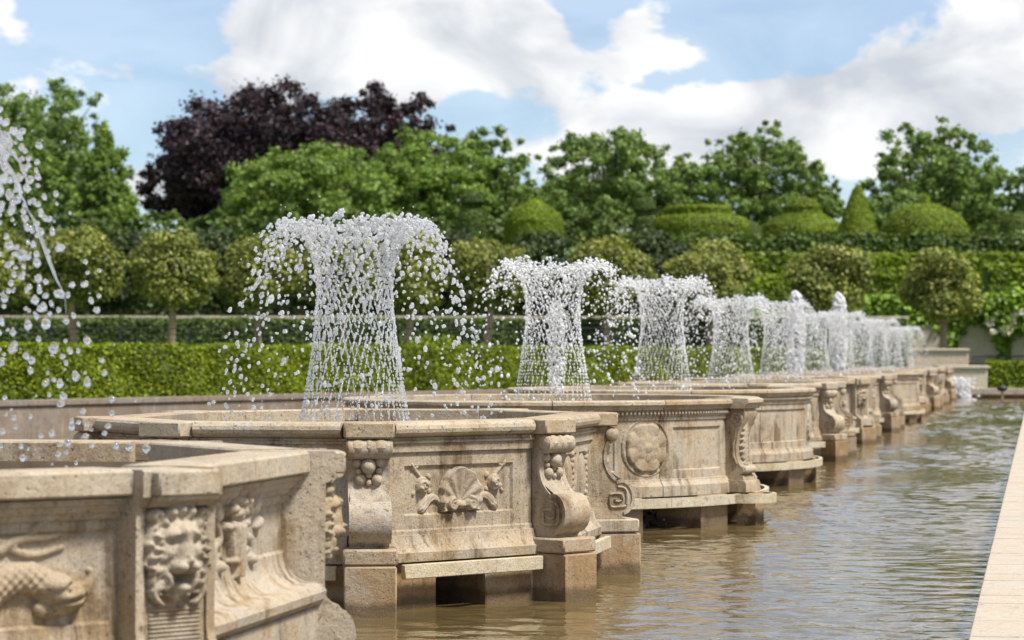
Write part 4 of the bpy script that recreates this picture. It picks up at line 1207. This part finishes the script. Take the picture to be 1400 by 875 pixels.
hedge('shade_bank', GP(-220, 139), GP(1010, 142), 3.0, 0.2, ZP(352, 140), 0.22, 16000, M['leaf_linden_dark'], 'tall dark leafy bank added as shade behind the clipped tree rows', 'hedge', seed=15, wob=0.4)  # leafy mass added as a dark stand-in for shade under the trees
hedge('shrub_belt', GP(-260, 214), GP(905, 216), 3.0, 8.5, ZP(300, 215), 0.3, 16000, M['leaf_dark'], 'dark evergreen shrub belt under the copper beech and pines', 'hedge', seed=16, wob=0.9)
# terraced hedges and topiary garden on the slope
for (x0, x1, dc, yt, yb, depth, n, mat, lab) in [
        (860, 1560, 186, 324, 349, 1.5, 9000, 'leaf_dark', 'dark flat-topped yew hedge along the foot of the topiary garden'),
        (960, 1560, 176, 351, 363, 2.6, 12000, 'leaf_topiary', 'bright flat-topped hedge one terrace below the topiary hedge'),
        (985, 1560, 166, 380, 396, 3.0, 12000, 'leaf_topiary', 'long green hedge bank above the arched ivy wall')]:
    hedge('terrace_hedge', GP(x0, dc), GP(x1, dc), depth, ZP(yb, dc) - 0.8, ZP(yt, dc), 0.24, n, M[mat], lab, group='terraced hedges below the topiary', seed=int(dc))
for (x0, x1, dc, yt, yb, lab) in [(1015, 1078, 158, 384, 425, 'clipped square shrub block on the slope beside the tallest far plume'), (1190, 1240, 158, 372, 402, 'square-cut shrub block on the slope left of the right-hand linden'), (1352, 1450, 158, 366, 400, 'square-cut shrub block on the slope right of the right-hand linden')]:
    hedge('clipped_shrub', GP(x0, dc), GP(x1, dc), 2.0, ZP(yb, dc) - 0.5, ZP(yt, dc), 0.2, 2600, M['leaf_topiary'], lab, 'shrub', seed=x0)
def topiary(px, dc, ybase, prof_px, mat, label, seed, leaf=0.105, n=5200):
    n = int(n * 3)
    """prof_px: [(half width px, y px)] from bottom to top"""
    m_ = dc / FPX
    prof = [(max(w, 0.4) * m_, ZP(y_, dc)) for w, y_ in prof_px]
    z0 = prof[0][1]
    rng = np.random.default_rng(seed)
    seg = [(a, b, (a[0] + b[0]) * math.hypot(b[0] - a[0], b[1] - a[1]) + 1e-4) for a, b in zip(prof[:-1], prof[1:])]
    w = np.array([s_[2] for s_ in seg]); w /= w.sum()
    pick = rng.choice(len(seg), n, p=w); u = rng.random(n); ph = rng.random(n) * 2 * math.pi
    A = np.array([[s_[0][0], s_[0][1], s_[1][0], s_[1][1]] for s_ in seg])[pick]
    r_ = A[:, 0] + (A[:, 2] - A[:, 0]) * u + rng.normal(0, leaf * .25, n); zz = A[:, 1] + (A[:, 3] - A[:, 1]) * u + rng.normal(0, leaf * .2, n)
    dr, dz = A[:, 2] - A[:, 0], A[:, 3] - A[:, 1]; l = np.hypot(dr, dz) + 1e-9
    nr, nzz = dz / l, -dr / l
    P = np.stack([r_ * np.cos(ph), r_ * np.sin(ph), zz - z0], -1)
    Nn = np.stack([nr * np.cos(ph), nr * np.sin(ph), nzz], -1)
    V, F = leaf_quads(P, Nn, leaf, rng, 0.45)
    core = MB(); core.lathe((0, 0, 0), [(max(q[0] - leaf * .5, 0.02), q[1] - z0 - leaf * .2) for q in prof], 20)
    o = link('topiary', two_mat_mesh('topiary', V, F, core, mat, M['core']))
    p = GP(px, dc); o.location = (p.x, p.y, z0)
    return tag(o, label, 'topiary', 'clipped yew topiaries on the upper terrace')
T = M['leaf_topiary']; TD = M['leaf_dark']
topiary(1265, 200, 330, [(58, 338), (60, 318), (57, 308), (48, 297), (34, 287), (18, 280), (8, 278), (5, 268), (0.5, 264)], T, 'broad dome topiary with a small point on top, right of the tall cone', 1)
topiary(1173, 196, 330, [(31, 338), (27, 318), (16, 284), (5, 257), (0.5, 253)], T, 'tall narrow cone-shaped topiary between the two domes', 2, n=3600)
topiary(1097, 200, 330, [(46, 338), (56, 318), (52, 308), (34, 296), (27, 292), (26, 286), (27, 283), (18, 275), (6, 270), (0.5, 269)], T, 'spreading dome topiary with a small round cap, left of the tall cone', 3)
topiary(955, 198, 330, [(64, 345), (72, 328), (72, 308), (66, 299), (48, 296), (45, 292), (46, 285), (40, 282), (0.5, 281)], T, 'wide drum topiary with a lower disc on top', 4, n=6400)
topiary(881, 196, 330, [(15, 345), (17, 332), (11, 329), (10, 322), (16, 318), (15, 300), (10, 296), (9, 290), (15, 286), (13, 274), (9, 270), (10, 266), (0.5, 264)], TD, 'slim tiered spindle topiary beside the wide drum', 5, n=3200)
topiary(730, 192, 330, [(36, 350), (40, 330), (39, 302), (34, 292), (20, 282), (6, 274), (0.5, 272)], T, 'stout cylinder topiary with a tent-shaped top', 6, n=4800)
topiary(645, 192, 330, [(20, 352), (20, 330), (19, 296), (14, 288), (9, 285), (10, 280), (16, 276), (14, 268), (6, 264), (0.5, 263)], TD, 'tiered bottle-shaped topiary left of the stout tent-topped one', 7, n=3200)
for q, (px, rpx, yt) in enumerate([(1393, 26, 290), (1018, 24, 300)]):
    topiary(px, 206, 330, [(rpx, 338), (rpx * 1.05, 320), (rpx * .9, yt + 12), (rpx * .5, yt + 3), (0.5, yt)], TD, ['dark rounded topiary at the far right of the upper terrace', 'dark rounded topiary between the drum and the capped dome'][q], 20 + q, n=2400)

# ------------------------------------------------------------------ trees on the skyline
def sky_tree(px, dc, wpx, ytop, ybot, mat, label, seed, n=15000, leaf=0.42, m=40, flat=0.75, taper=0.0, r0=0.16, r1=0.28, name='tall_tree', shell=0.35, bark='bark_dark', inner=4):
    m_ = dc / FPX
    p = GP(px, dc); gz = float(np.interp(dc, [192, 400], [9.2, 11.0]))
    zt, zb = ZP(ytop, dc), ZP(ybot, dc)
    bl = auto_blobs(wpx * m_, zt - zb, zb - gz, int(m * 4.6), seed, r0 * 0.34, r1 * 0.50, 0.5 + flat * 0.5, taper, inner)
    n = int(n * 2.5); leaf *= 0.58; shell = 0.2
    return tree(name, (p.x, p.y, gz), bl, n, leaf, mat, label, 'tall trees on the skyline', seed, max(0.25, wpx * m_ * 0.016), M[bark], shell=shell)
LG, LB, LP, LD = M['leaf_green'], M['leaf_bright'], M['leaf_purple'], M['leaf_dark']
sky_tree(370, 262, 370, 104, 335, LP, 'huge dark purple copper beech with a domed crown', 101, 26000, 0.50, 70, 0.8, name='copper_beech', r0=0.14, r1=0.24, inner=7)
sky_tree(525, 285, 190, 112, 300, LP, 'dark purple copper beech set behind and right of the biggest beech', 102, 13000, 0.50, 40, 0.8, name='copper_beech')
sky_tree(262, 270, 150, 168, 335, LP, 'dark purple copper beech set behind and left of the biggest beech', 112, 10000, 0.50, 34, 0.85, name='copper_beech')
sky_tree(70, 268, 230, 92, 330, LG, 'tall loose-crowned green tree with sky showing through its top', 103, 13000, 0.42, 46, 0.9, r0=0.12, r1=0.20, inner=3)
sky_tree(-10, 245, 170, 105, 330, LG, 'tall dense green tree at the left end of the skyline', 104, 14000, 0.42, 40, 0.9)
sky_tree(142, 228, 150, 166, 345, LB, 'dense pyramidal evergreen in front of the loose-crowned tree', 105, 20000, 0.34, 80, 0.9, taper=0.80, name='conifer_tree', r0=0.22, r1=0.34)
sky_tree(40, 232, 120, 190, 335, LB, 'bright green leafy tree left of the pyramidal evergreen', 106, 11000, 0.38, 36, 0.8)
sky_tree(425, 232, 250, 196, 335, LB, 'broad bright green pine with layered foliage before the copper beech', 107, 19000, 0.38, 62, 0.42, name='pine_tree', r0=0.18, r1=0.28)
sky_tree(580, 240, 200, 172, 335, LB, 'tall layered green pine left of the bottle-shaped topiary', 108, 16000, 0.38, 54, 0.45, name='pine_tree', r0=0.18, r1=0.28)
sky_tree(675, 245, 130, 176, 335, LG, 'narrow green pine above the bottle-shaped topiary', 109, 11000, 0.38, 40, 0.5, name='pine_tree')
sky_tree(835, 248, 220, 166, 335, LG, 'broad open-topped green pine above the tent-topped topiary', 110, 15000, 0.40, 54, 0.45, name='pine_tree', r0=0.15, r1=0.24)
sky_tree(925, 252, 130, 205, 335, LG, 'smaller green tree above the wide drum topiary', 114, 9000, 0.40, 34, 0.6)
sky_tree(1040, 256, 195, 162, 340, LG, 'airy round-headed tree with sky glinting through, left of the tall cone topiary', 111, 12500, 0.40, 58, 0.55, r0=0.13, r1=0.21, inner=2)
sky_tree(1118, 262, 95, 225, 340, LG, 'low green tree filling in behind the tall cone topiary', 116, 7000, 0.40, 28, 0.7)
sky_tree(1275, 252, 190, 158, 340, LG, 'airy spreading tree rising above the broad dome topiary', 113, 12500, 0.40, 56, 0.5, r0=0.13, r1=0.22, inner=2)
sky_tree(1225, 240, 130, 250, 345, LG, 'low bushy tree to the left behind the broad dome topiary', 118, 8000, 0.38, 30, 0.7)
sky_tree(1345, 262, 120, 215, 345, LG, 'green tree to the right behind the broad dome topiary', 117, 8000, 0.40, 34, 0.6)
sky_tree(1425, 250, 110, 210, 345, LG, 'green tree cut by the right edge above the end of the terrace hedge', 115, 8000, 0.40, 34, 0.6)
sky_tree(760, 270, 180, 240, 340, LG, 'low green tree filling in behind the stout tent-topped topiary', 119, 9000, 0.42, 36, 0.7)

# ------------------------------------------------------------------ far end: pavilion walls, arches, ivy
pv = tag(empty('pavilion_wall', (0, 0, 0)), 'pale stone parapet block with stepped base at the end of the basins', 'wall')
def gbox(px0, px1, dc, y0, y1, depth, name, mat, parent, c=0.02):
    f0 = GP(px0, dc); f1 = GP(px1, dc); d = f1 - f0; fr = Frame(f0.x, f0.y, d.y, -d.x)
    mb = MB(); mb.box(fr, 0, d.length, -depth, 0, ZP(y1, dc), ZP(y0, dc), c); return mb.build(name, mat, parent)
gbox(1150, 1238, 136, 480, 548, 1.2, 'parapet_block', M['pavilion'], pv); gbox(1238.2, 1324, 136, 480, 548, 1.2, 'parapet_block', M['pavilion'], pv)
gbox(1148, 1326, 135.9, 476.5, 479.8, 1.4, 'parapet_cap', M['pavilion'], pv)
gbox(1285, 1350, 132, 504, 546, 1.6, 'stepped_base', M['pavilion'], pv); gbox(1283, 1352, 131.9, 499.5, 503.8, 1.8, 'base_cap', M['pavilion'], pv)
hedge('end_hedge', GP(1353, 134), GP(1520, 134), 1.2, 0.3, ZP(497, 134), 0.12, 3600, M['leaf_box'], 'short bright clipped hedge beyond the far end of the pool', seed=12)
gf = tag(empty('railing', (0, 0, 0)), 'low dark blue-black railing before the arched wall', 'railing')
r0_, r1_ = GP(1330, 142), GP(1540, 142); rd = r1_ - r0_; rl = rd.length; rd.normalize()
for q in range(int(rl / 0.16)):
    p = r0_ + rd * q * 0.16; mb = MB(); mb.tube([(p.x, p.y, 0.3), (p.x, p.y, ZP(487.5, 142))], 0.028, 4); mb.build('baluster', M['iron'], gf)
for zz in (ZP(487, 142), 0.9): mb = MB(); mb.tube([tuple(r0_ + Vector((0, 0, zz))), tuple(r1_ + Vector((0, 0, zz)))], 0.035, 5); mb.build('rail', M['iron'], gf)
aw = tag(empty('arched_wall', (0, 0, 0)), 'ivy-grown retaining wall with blind stone arches at the end of the garden', 'wall')
gbox(1090, 1560, 149, 426, 492, 1.0, 'wall_face', M['wall'], aw)
ivy_rng = np.random.default_rng(4)
arches = [1268, 1336, 1408, 1480, 1196]
for px in arches:
    dc = 148.6; c = GP(px, dc); fr = Frame(c.x, c.y, -SA * -1, -CA); m_ = dc / FPX
    fr = Frame(c.x, c.y, SA, -CA)
    w = 28.5 * m_; zb, zt = ZP(497, dc), ZP(443, dc)
    pts = [(-w, zb), (w, zb)] + [(w * math.cos(a) , zt - w * 0.95 + w * 0.95 * math.sin(a)) for a in lin(0, math.pi, 15)]
    mb = MB(); n = len(pts)
    mb.add([fr(s_, 0.0, z) for s_, z in pts] + [fr(s_, 0.62, z) for s_, z in pts], [list(range(n)), [n + i for i in range(n)]] + [[i, (i + 1) % n, n + (i + 1) % n, n + i] for i in range(n)])
    mb.build('arch_panel', M['coping'], aw, angle=30)
def ivy(px0, px1, y0, y1, dc, n, seed, mat, label, kind='stuff', leaf=0.2, avoid=True, name='ivy'):
    rng = np.random.default_rng(seed)
    X = rng.uniform(px0, px1, n); Y = rng.uniform(y0, y1, n)
    if avoid:
        ok = np.ones(n, bool)
        for a in arches:
            ok &= ((X - a) / 28.0) ** 2 + ((Y - 494) / 49.0) ** 2 > 1 + rng.normal(0, 0.10, n)
        X, Y = X[ok], Y[ok]
    dd = dc - np.abs(rng.normal(0, 0.22, len(X))) - 0.3
    P = np.array([G((x - 700) / FPX * d, d, ZP(y_, d)) for x, y_, d in zip(X, Y, dd)])
    V, F = leaf_quads(P, np.tile(np.array([[SA, -CA, 0.5]]), (len(P), 1)), leaf, rng, 0.6)
    o = link(name, np_mesh(name, V, F, False), mat)
    return tag(o, label, 'ivy', kind=kind)
ivy(1100, 1545, 404, 494, 148.6, 26000, 4, M['leaf_ivy'], 'bright green ivy hanging over the arched wall')
hyd = tag(empty('hydrangea_bush', GP(1385, 146, 0.22)), 'leafy bush with white flower heads growing over the arched wall', 'bush')
hyd.location = (0, 0, 0)
rg = random.Random(9)
for q in range(13):
    px = rg.uniform(1352, 1400); py = rg.uniform(425, 458); d = 147.2
    c = GP(px, d, ZP(py, d))
    me = crown_mesh('flower_head', [(0, 0, 0, 0.22, 0.17)], 60, 0.13, M['petal'], q, shell=0.7)
    o = link('flower_head', me, None, hyd); o.location = c
me = crown_mesh('foliage', [(GP(x, 147.6).x, GP(x, 147.6).y, ZP(y_, 147.6), 0.7, 0.6) for x, y_ in [(1360, 430), (1375, 440), (1390, 425), (1400, 445), (1345, 418), (1415, 432), (1385, 405), (1368, 415)]], 2600, 0.2, M['leaf_ivy'], 31)
link('foliage', me, None, hyd)
gbox(1200, 1229, 152, 405, 412, 1.0, 'wall_coping', M['pavilion'], aw); gbox(1150, 1196, 152, 407, 412, 1.0, 'wall_coping', M['pavilion'], aw)
# small dark object on thin legs at the far pool edge
sp = tag(empty('dark_spout', (0, 0, 0)), 'small black rounded spout on a thin stem at the far pool edge', 'spout')
c = GP(1370, 123.6, 0)
mb = MB(); mb.ball((c.x, c.y, ZP(531, 123.6)), 0.22, 12, 8, (1.05, 0.8, 0.62)); mb.build('spout_head', M['iron'], sp)
mb = MB(); mb.tube([(c.x, c.y, -0.9), (c.x, c.y, ZP(533, 123.6))], 0.05, 8); mb.build('stem', M['bark'], sp)

# ------------------------------------------------------------------ water jets
def ico(sub):
    bm = bmesh.new(); bmesh.ops.create_icosphere(bm, subdivisions=sub, radius=1.0)
    v = np.array([p.co[:] for p in bm.verts]); f = np.array([[q.index for q in g.verts] for g in bm.faces]); bm.free()
    return v, f
ICO = {1: ico(1), 2: ico(2)}
OCTA = (np.array([(1, 0, 0), (-1, 0, 0), (0, 1, 0), (0, -1, 0), (0, 0, 1), (0, 0, -1)], float), np.array([(0, 2, 4), (2, 1, 4), (1, 3, 4), (3, 0, 4), (2, 0, 5), (1, 2, 5), (3, 1, 5), (0, 3, 5)]))
def drops_mesh(name, P, Vel, rad, stretch, lod, rng):
    bv, bf = OCTA if lod == 0 else ICO[lod]
    n = len(P); k = len(bv)
    d = Vel / (np.linalg.norm(Vel, axis=1, keepdims=True) + 1e-9)
    r_ = rng.normal(0, 1, (n, 3)); u = np.cross(d, r_); u /= np.linalg.norm(u, axis=1, keepdims=True); w = np.cross(d, u)
    su = rad * rng.uniform(0.75, 1.2, n); sw = rad * rng.uniform(0.75, 1.2, n); sd_ = rad * stretch
    V = P[:, None, :] + bv[None, :, 0:1] * (u * su[:, None])[:, None, :] + bv[None, :, 1:2] * (w * sw[:, None])[:, None, :] + bv[None, :, 2:3] * (d * sd_[:, None])[:, None, :]
    if lod == 2: V = V + rng.normal(0, 0.13, V.shape) * rad[:, None, None]
    F = bf[None] + (np.arange(n) * k)[:, None, None]
    return V.reshape(-1, 3), F.reshape(-1, 3)
GRAV = 9.81
def jet(name, loc, label, group, nstream, dt, lod, seed, apex=1.80, r0=0.485, w=0.315, rend=1.14, rs=1.0, keep=0.7, hand=1, ropes=0, phase=0.0, mat='foam', drag=0.75, scat=1.0, long_rope=False):
    rng = np.random.default_rng(seed)
    v0 = math.sqrt(2 * GRAV * apex); T_ = 2 * v0 / GRAV
    a_ = math.sqrt(r0 * r0 - w * w); b_ = math.sqrt(rend * rend - w * w); vh = (a_ + b_) / (T_ * (0.5 + 0.5 * drag))
    beta = math.asin(w / r0)
    Ps, Vs, Rs, St = [], [], [], []
    extraV, extraF, off = [], [], 0
    def path(ph, t, kv, kh, dv):
        p = np.array([r0 * math.cos(ph), r0 * math.sin(ph)])
        ang = ph + math.pi - hand * beta
        hd = np.array([math.cos(ang), math.sin(ang)])
        tg = np.array([-hd[1], hd[0]])
        ta = v0 / GRAV; te = np.where(t < ta, t, ta + (t - ta) * drag)
        x = p[0] + (hd[0] * kh + tg[0] * dv) * vh * te; y_ = p[1] + (hd[1] * kh + tg[1] * dv) * vh * te
        z = v0 * kv * t - 0.5 * GRAV * t * t
        return np.stack([x, y_, z], -1), np.stack([np.full_like(t, 1) * hd[0] * vh, np.full_like(t, 1) * hd[1] * vh, v0 * kv - GRAV * t], -1)
    for k in range(nstream):
        ph = phase + 2 * math.pi * k / nstream + rng.normal(0, 0.012)
        kv0 = rng.normal(1, 0.006); kh0 = rng.normal(1, 0.035)
        t = np.arange(0.0, T_ * 0.985, dt); t = t + rng.uniform(-0.5, 0.5, len(t)) * dt * np.clip(t * 3, 0.15, 1.5)
        n = len(t)
        sp = np.clip(t / T_, 0, 1)
        # bunching: neighbouring drops share a wobble
        wob = np.cumsum(rng.normal(0, 1, n)); wob -= wob.mean(); wob /= (np.abs(wob).max() + 1e-6)
        kv = kv0 + rng.normal(0, 0.007, n) * np.clip(sp * 2.2, 0.1, 1) + 0.006 * wob * sp
        kh = kh0 + rng.normal(0, 0.045 * scat, n) * sp + 0.04 * wob * sp
        dv = rng.normal(0, 0.045 * scat, n) * sp + 0.04 * wob * sp
        P, V = path(ph, t, kv, kh, dv)
        P = P + rng.normal(0, 1.0, P.shape) * (0.0015 + 0.005 * sp)[:, None]
        grow = np.clip((t / T_ - 0.06) / 0.45, 0, 1)
        r_ = rs * (0.0066 + 0.0074 * grow) * np.exp(rng.normal(0, 0.24, n))
        st = (1.9 - 0.85 * grow) * rng.uniform(0.8, 1.55, n)
        kp = rng.random(n) < np.where(t < T_ * 0.5, 1.0 - (1.05 - keep) * 1.35 * grow, keep * 0.85 - keep * 0.45 * np.clip((t / T_ - 0.5) / 0.3, 0, 1))
        kp &= P[:, 2] > -0.10
        Ps.append(P[kp]); Vs.append(V[kp]); Rs.append(r_[kp]); St.append(st[kp])
    nm = nstream * 7          # fine mist
    t = rng.uniform(0.25, 0.98, nm) * T_; ph = rng.uniform(0, 2 * math.pi, nm)
    for q in range(nm):
        P, V = path(ph[q], t[q:q + 1], rng.normal(1, 0.04), rng.normal(1, 0.12), rng.normal(0, 0.1))
        Ps.append(P); Vs.append(V); Rs.append(np.array([rs * rng.uniform(0.003, 0.008)])); St.append(np.array([1.0]))
    P, V, r_, st = map(np.concatenate, (Ps, Vs, Rs, St))
    VV, FF = drops_mesh(name, P, V, r_, st, lod, rng)
    mb = MB()
    for q in range(ropes):    # unbroken strands still holding together as they fall
        ang = ALPHA + ([0.04, -0.35, 0.42, 0.9, -0.8, 2.6, 3.1, 3.6][q % 8]) + 0.1 * (q // 8)
        ph = ang - math.pi + hand * beta
        t0 = rng.uniform(0.47, 0.56) * T_; t = np.linspace(t0, t0 + (0.33 if q == 0 and long_rope else rng.uniform(0.06, 0.14)) * T_, 30)
        Pt, _ = path(ph, t, 1.0, 1.06 if q == 0 else rng.normal(1, 0.04), 0.0)
        Pt = Pt + np.cumsum(rng.normal(0, 0.0048, Pt.shape), 0)
        rad = (rs * 0.0115 * (0.22 + np.abs(np.sin(np.linspace(0, rng.uniform(9, 14), 30))) * 0.6) * np.concatenate([np.linspace(.3, 1, 6), np.ones(18), np.linspace(1, .3, 6)])).tolist()
        mb.tube([tuple(p) for p in Pt], rad, 8)
    if ropes:
        rv = np.array(mb.v); rf = []
        for f in mb.f:
            if len(f) == 4: rf += [(f[0], f[1], f[2]), (f[0], f[2], f[3])]
        FF = np.vstack([FF, np.array(rf) + len(VV)]); VV = np.vstack([VV, rv])
    o = link(name, np_mesh(name, VV, FF), M[mat]); o.location = loc
    return tag(o, label, 'water jet', group)
JZ = 1.20
JG = 'basket shaped water jets rising from the basins'
jet('fountain_jet', (ROWX, row_y(0), JZ), 'falling strands and big drops of the jet over the lion-mask basin', JG, 38, 0.0085, 2, 200, rs=0.98, ropes=12, keep=1.0, mat='spray_near', apex=1.84, rend=1.08, drag=0.95, scat=2.6, long_rope=True)
jet('fountain_jet', (ROWX, row_y(1), JZ), 'tall basket of crossing water strands bursting above the shell-carved basin', JG, 42, 0.0062, 2, 201, ropes=3, rs=0.90, mat='spray', keep=0.66)
jet('fountain_jet', (ROWX, row_y(2), JZ), 'basket of crossing water strands above the flower-rosette and acanthus basin', JG, 40, 0.0080, 1, 202, rs=0.95, keep=0.72, apex=1.76)
jet('fountain_jet', (ROWX, row_y(3), JZ), 'basket of crossing water strands above the basin with a rosette midway along its side', JG, 40, 0.0080, 1, 203, rs=0.98, keep=0.72, apex=1.83)
first = None
for q in range(4, 12):
    lab = f'white basket jet above the {ORD[q]} basin of the row counting from the lion-mask basin'
    if q < 6:
        jet('fountain_jet', (ROWX, row_y(q), JZ), lab, JG, 40, 0.0080, 0, 200 + q, rs=1.2, keep=0.68, apex=1.74 if q == 4 else 1.84)
        first = bpy.context.scene.objects[-1]
    else:
        src = [o for o in COL.objects if o.name.startswith('fountain_jet')][-1 if q == 6 else 5]
        c = src.copy(); COL.objects.link(c); c.location = (ROWX, row_y(q), JZ); c.rotation_euler = (0, 0, q * 0.7); c['label'] = lab; c.scale = (1, 1, (0.95, 1.04, 0.98, 1.06, 0.96, 1.02)[q - 6])
def plume(loc, h, label, seed, n=1500, rs=0.028, wd=1.0):
    rng = np.random.default_rng(seed)
    u = rng.random(n) ** 0.8
    rad = wd * (0.05 + 0.10 * u ** 0.6) * np.sqrt(np.clip(1.05 - u ** 5, 0.02, 1))
    a = rng.uniform(0, 2 * math.pi, n); q = np.sqrt(rng.random(n)) * rad
    P = np.stack([q * np.cos(a), q * np.sin(a), u * h], -1)
    V, F = drops_mesh('plume', P, np.tile(np.array([[0, 0, 1.0]]), (n, 1)), rs * np.exp(rng.normal(0, .35, n)), np.full(n, 1.3), 0, rng)
    o = link('water_plume', np_mesh('water_plume', V, F), M['foam']); o.location = loc
    return tag(o, label, 'water plume', 'white foaming water plumes')
p = GP(761, 36.5); plume((p.x, p.y, 1.2), ZP(412, 36.5) - 1.2, 'foaming white plume seen inside the basket jet of the rosette and acanthus basin', 1, 900, 0.013, 1.15)
p = GP(1088, 78); plume((p.x, p.y, 0.2), ZP(400, 78) - 0.2, 'tall foaming plume topping the far jets, the one nearer the near basins', 2, 2200, rs=0.04, wd=2.0)
p = GP(1147, 86); plume((p.x, p.y, 0.2), ZP(402, 86) - 0.2, 'tall foaming plume topping the far jets, the one nearer the pavilion', 3, 2200, rs=0.042, wd=2.0)

def splash(x, y, n, spread, h, label, seed, rs=0.011, mat='spray'):
    rng = np.random.default_rng(seed)
    P = np.stack([rng.normal(0, spread, n), rng.normal(0, spread, n), rng.random(n) ** 2.2 * h], -1)
    V, F = drops_mesh('splash', P, rng.normal(0, 1, (n, 3)), rs * np.exp(rng.normal(0, .4, n)), np.full(n, 1.2), 1, rng)
    o = link('water_splash', np_mesh('water_splash', V, F), M[mat]); o.location = (x, y, 0.0)
    return tag(o, label, 'splash', 'splashes where basins drain into the pool')
sp1 = GP(630, 23.9); splash(sp1.x, sp1.y, 2200, 0.22, 0.30, 'white droplets added for the bright water showing between the support piers of the shell-carved basin', 1)  # droplets added to stand for bright water glimpsed through the gap
splash(ROWX + 1.1, row_y(2) - 1.0, 900, 0.30, 0.30, 'white splash under the flower-rosette and acanthus basin', 2)
splash(ROWX + 2.35, row_y(11) - 0.4, 1300, 0.24, 0.95, 'white spout of water pouring at the last basin of the row', 3, 0.03, 'foam')
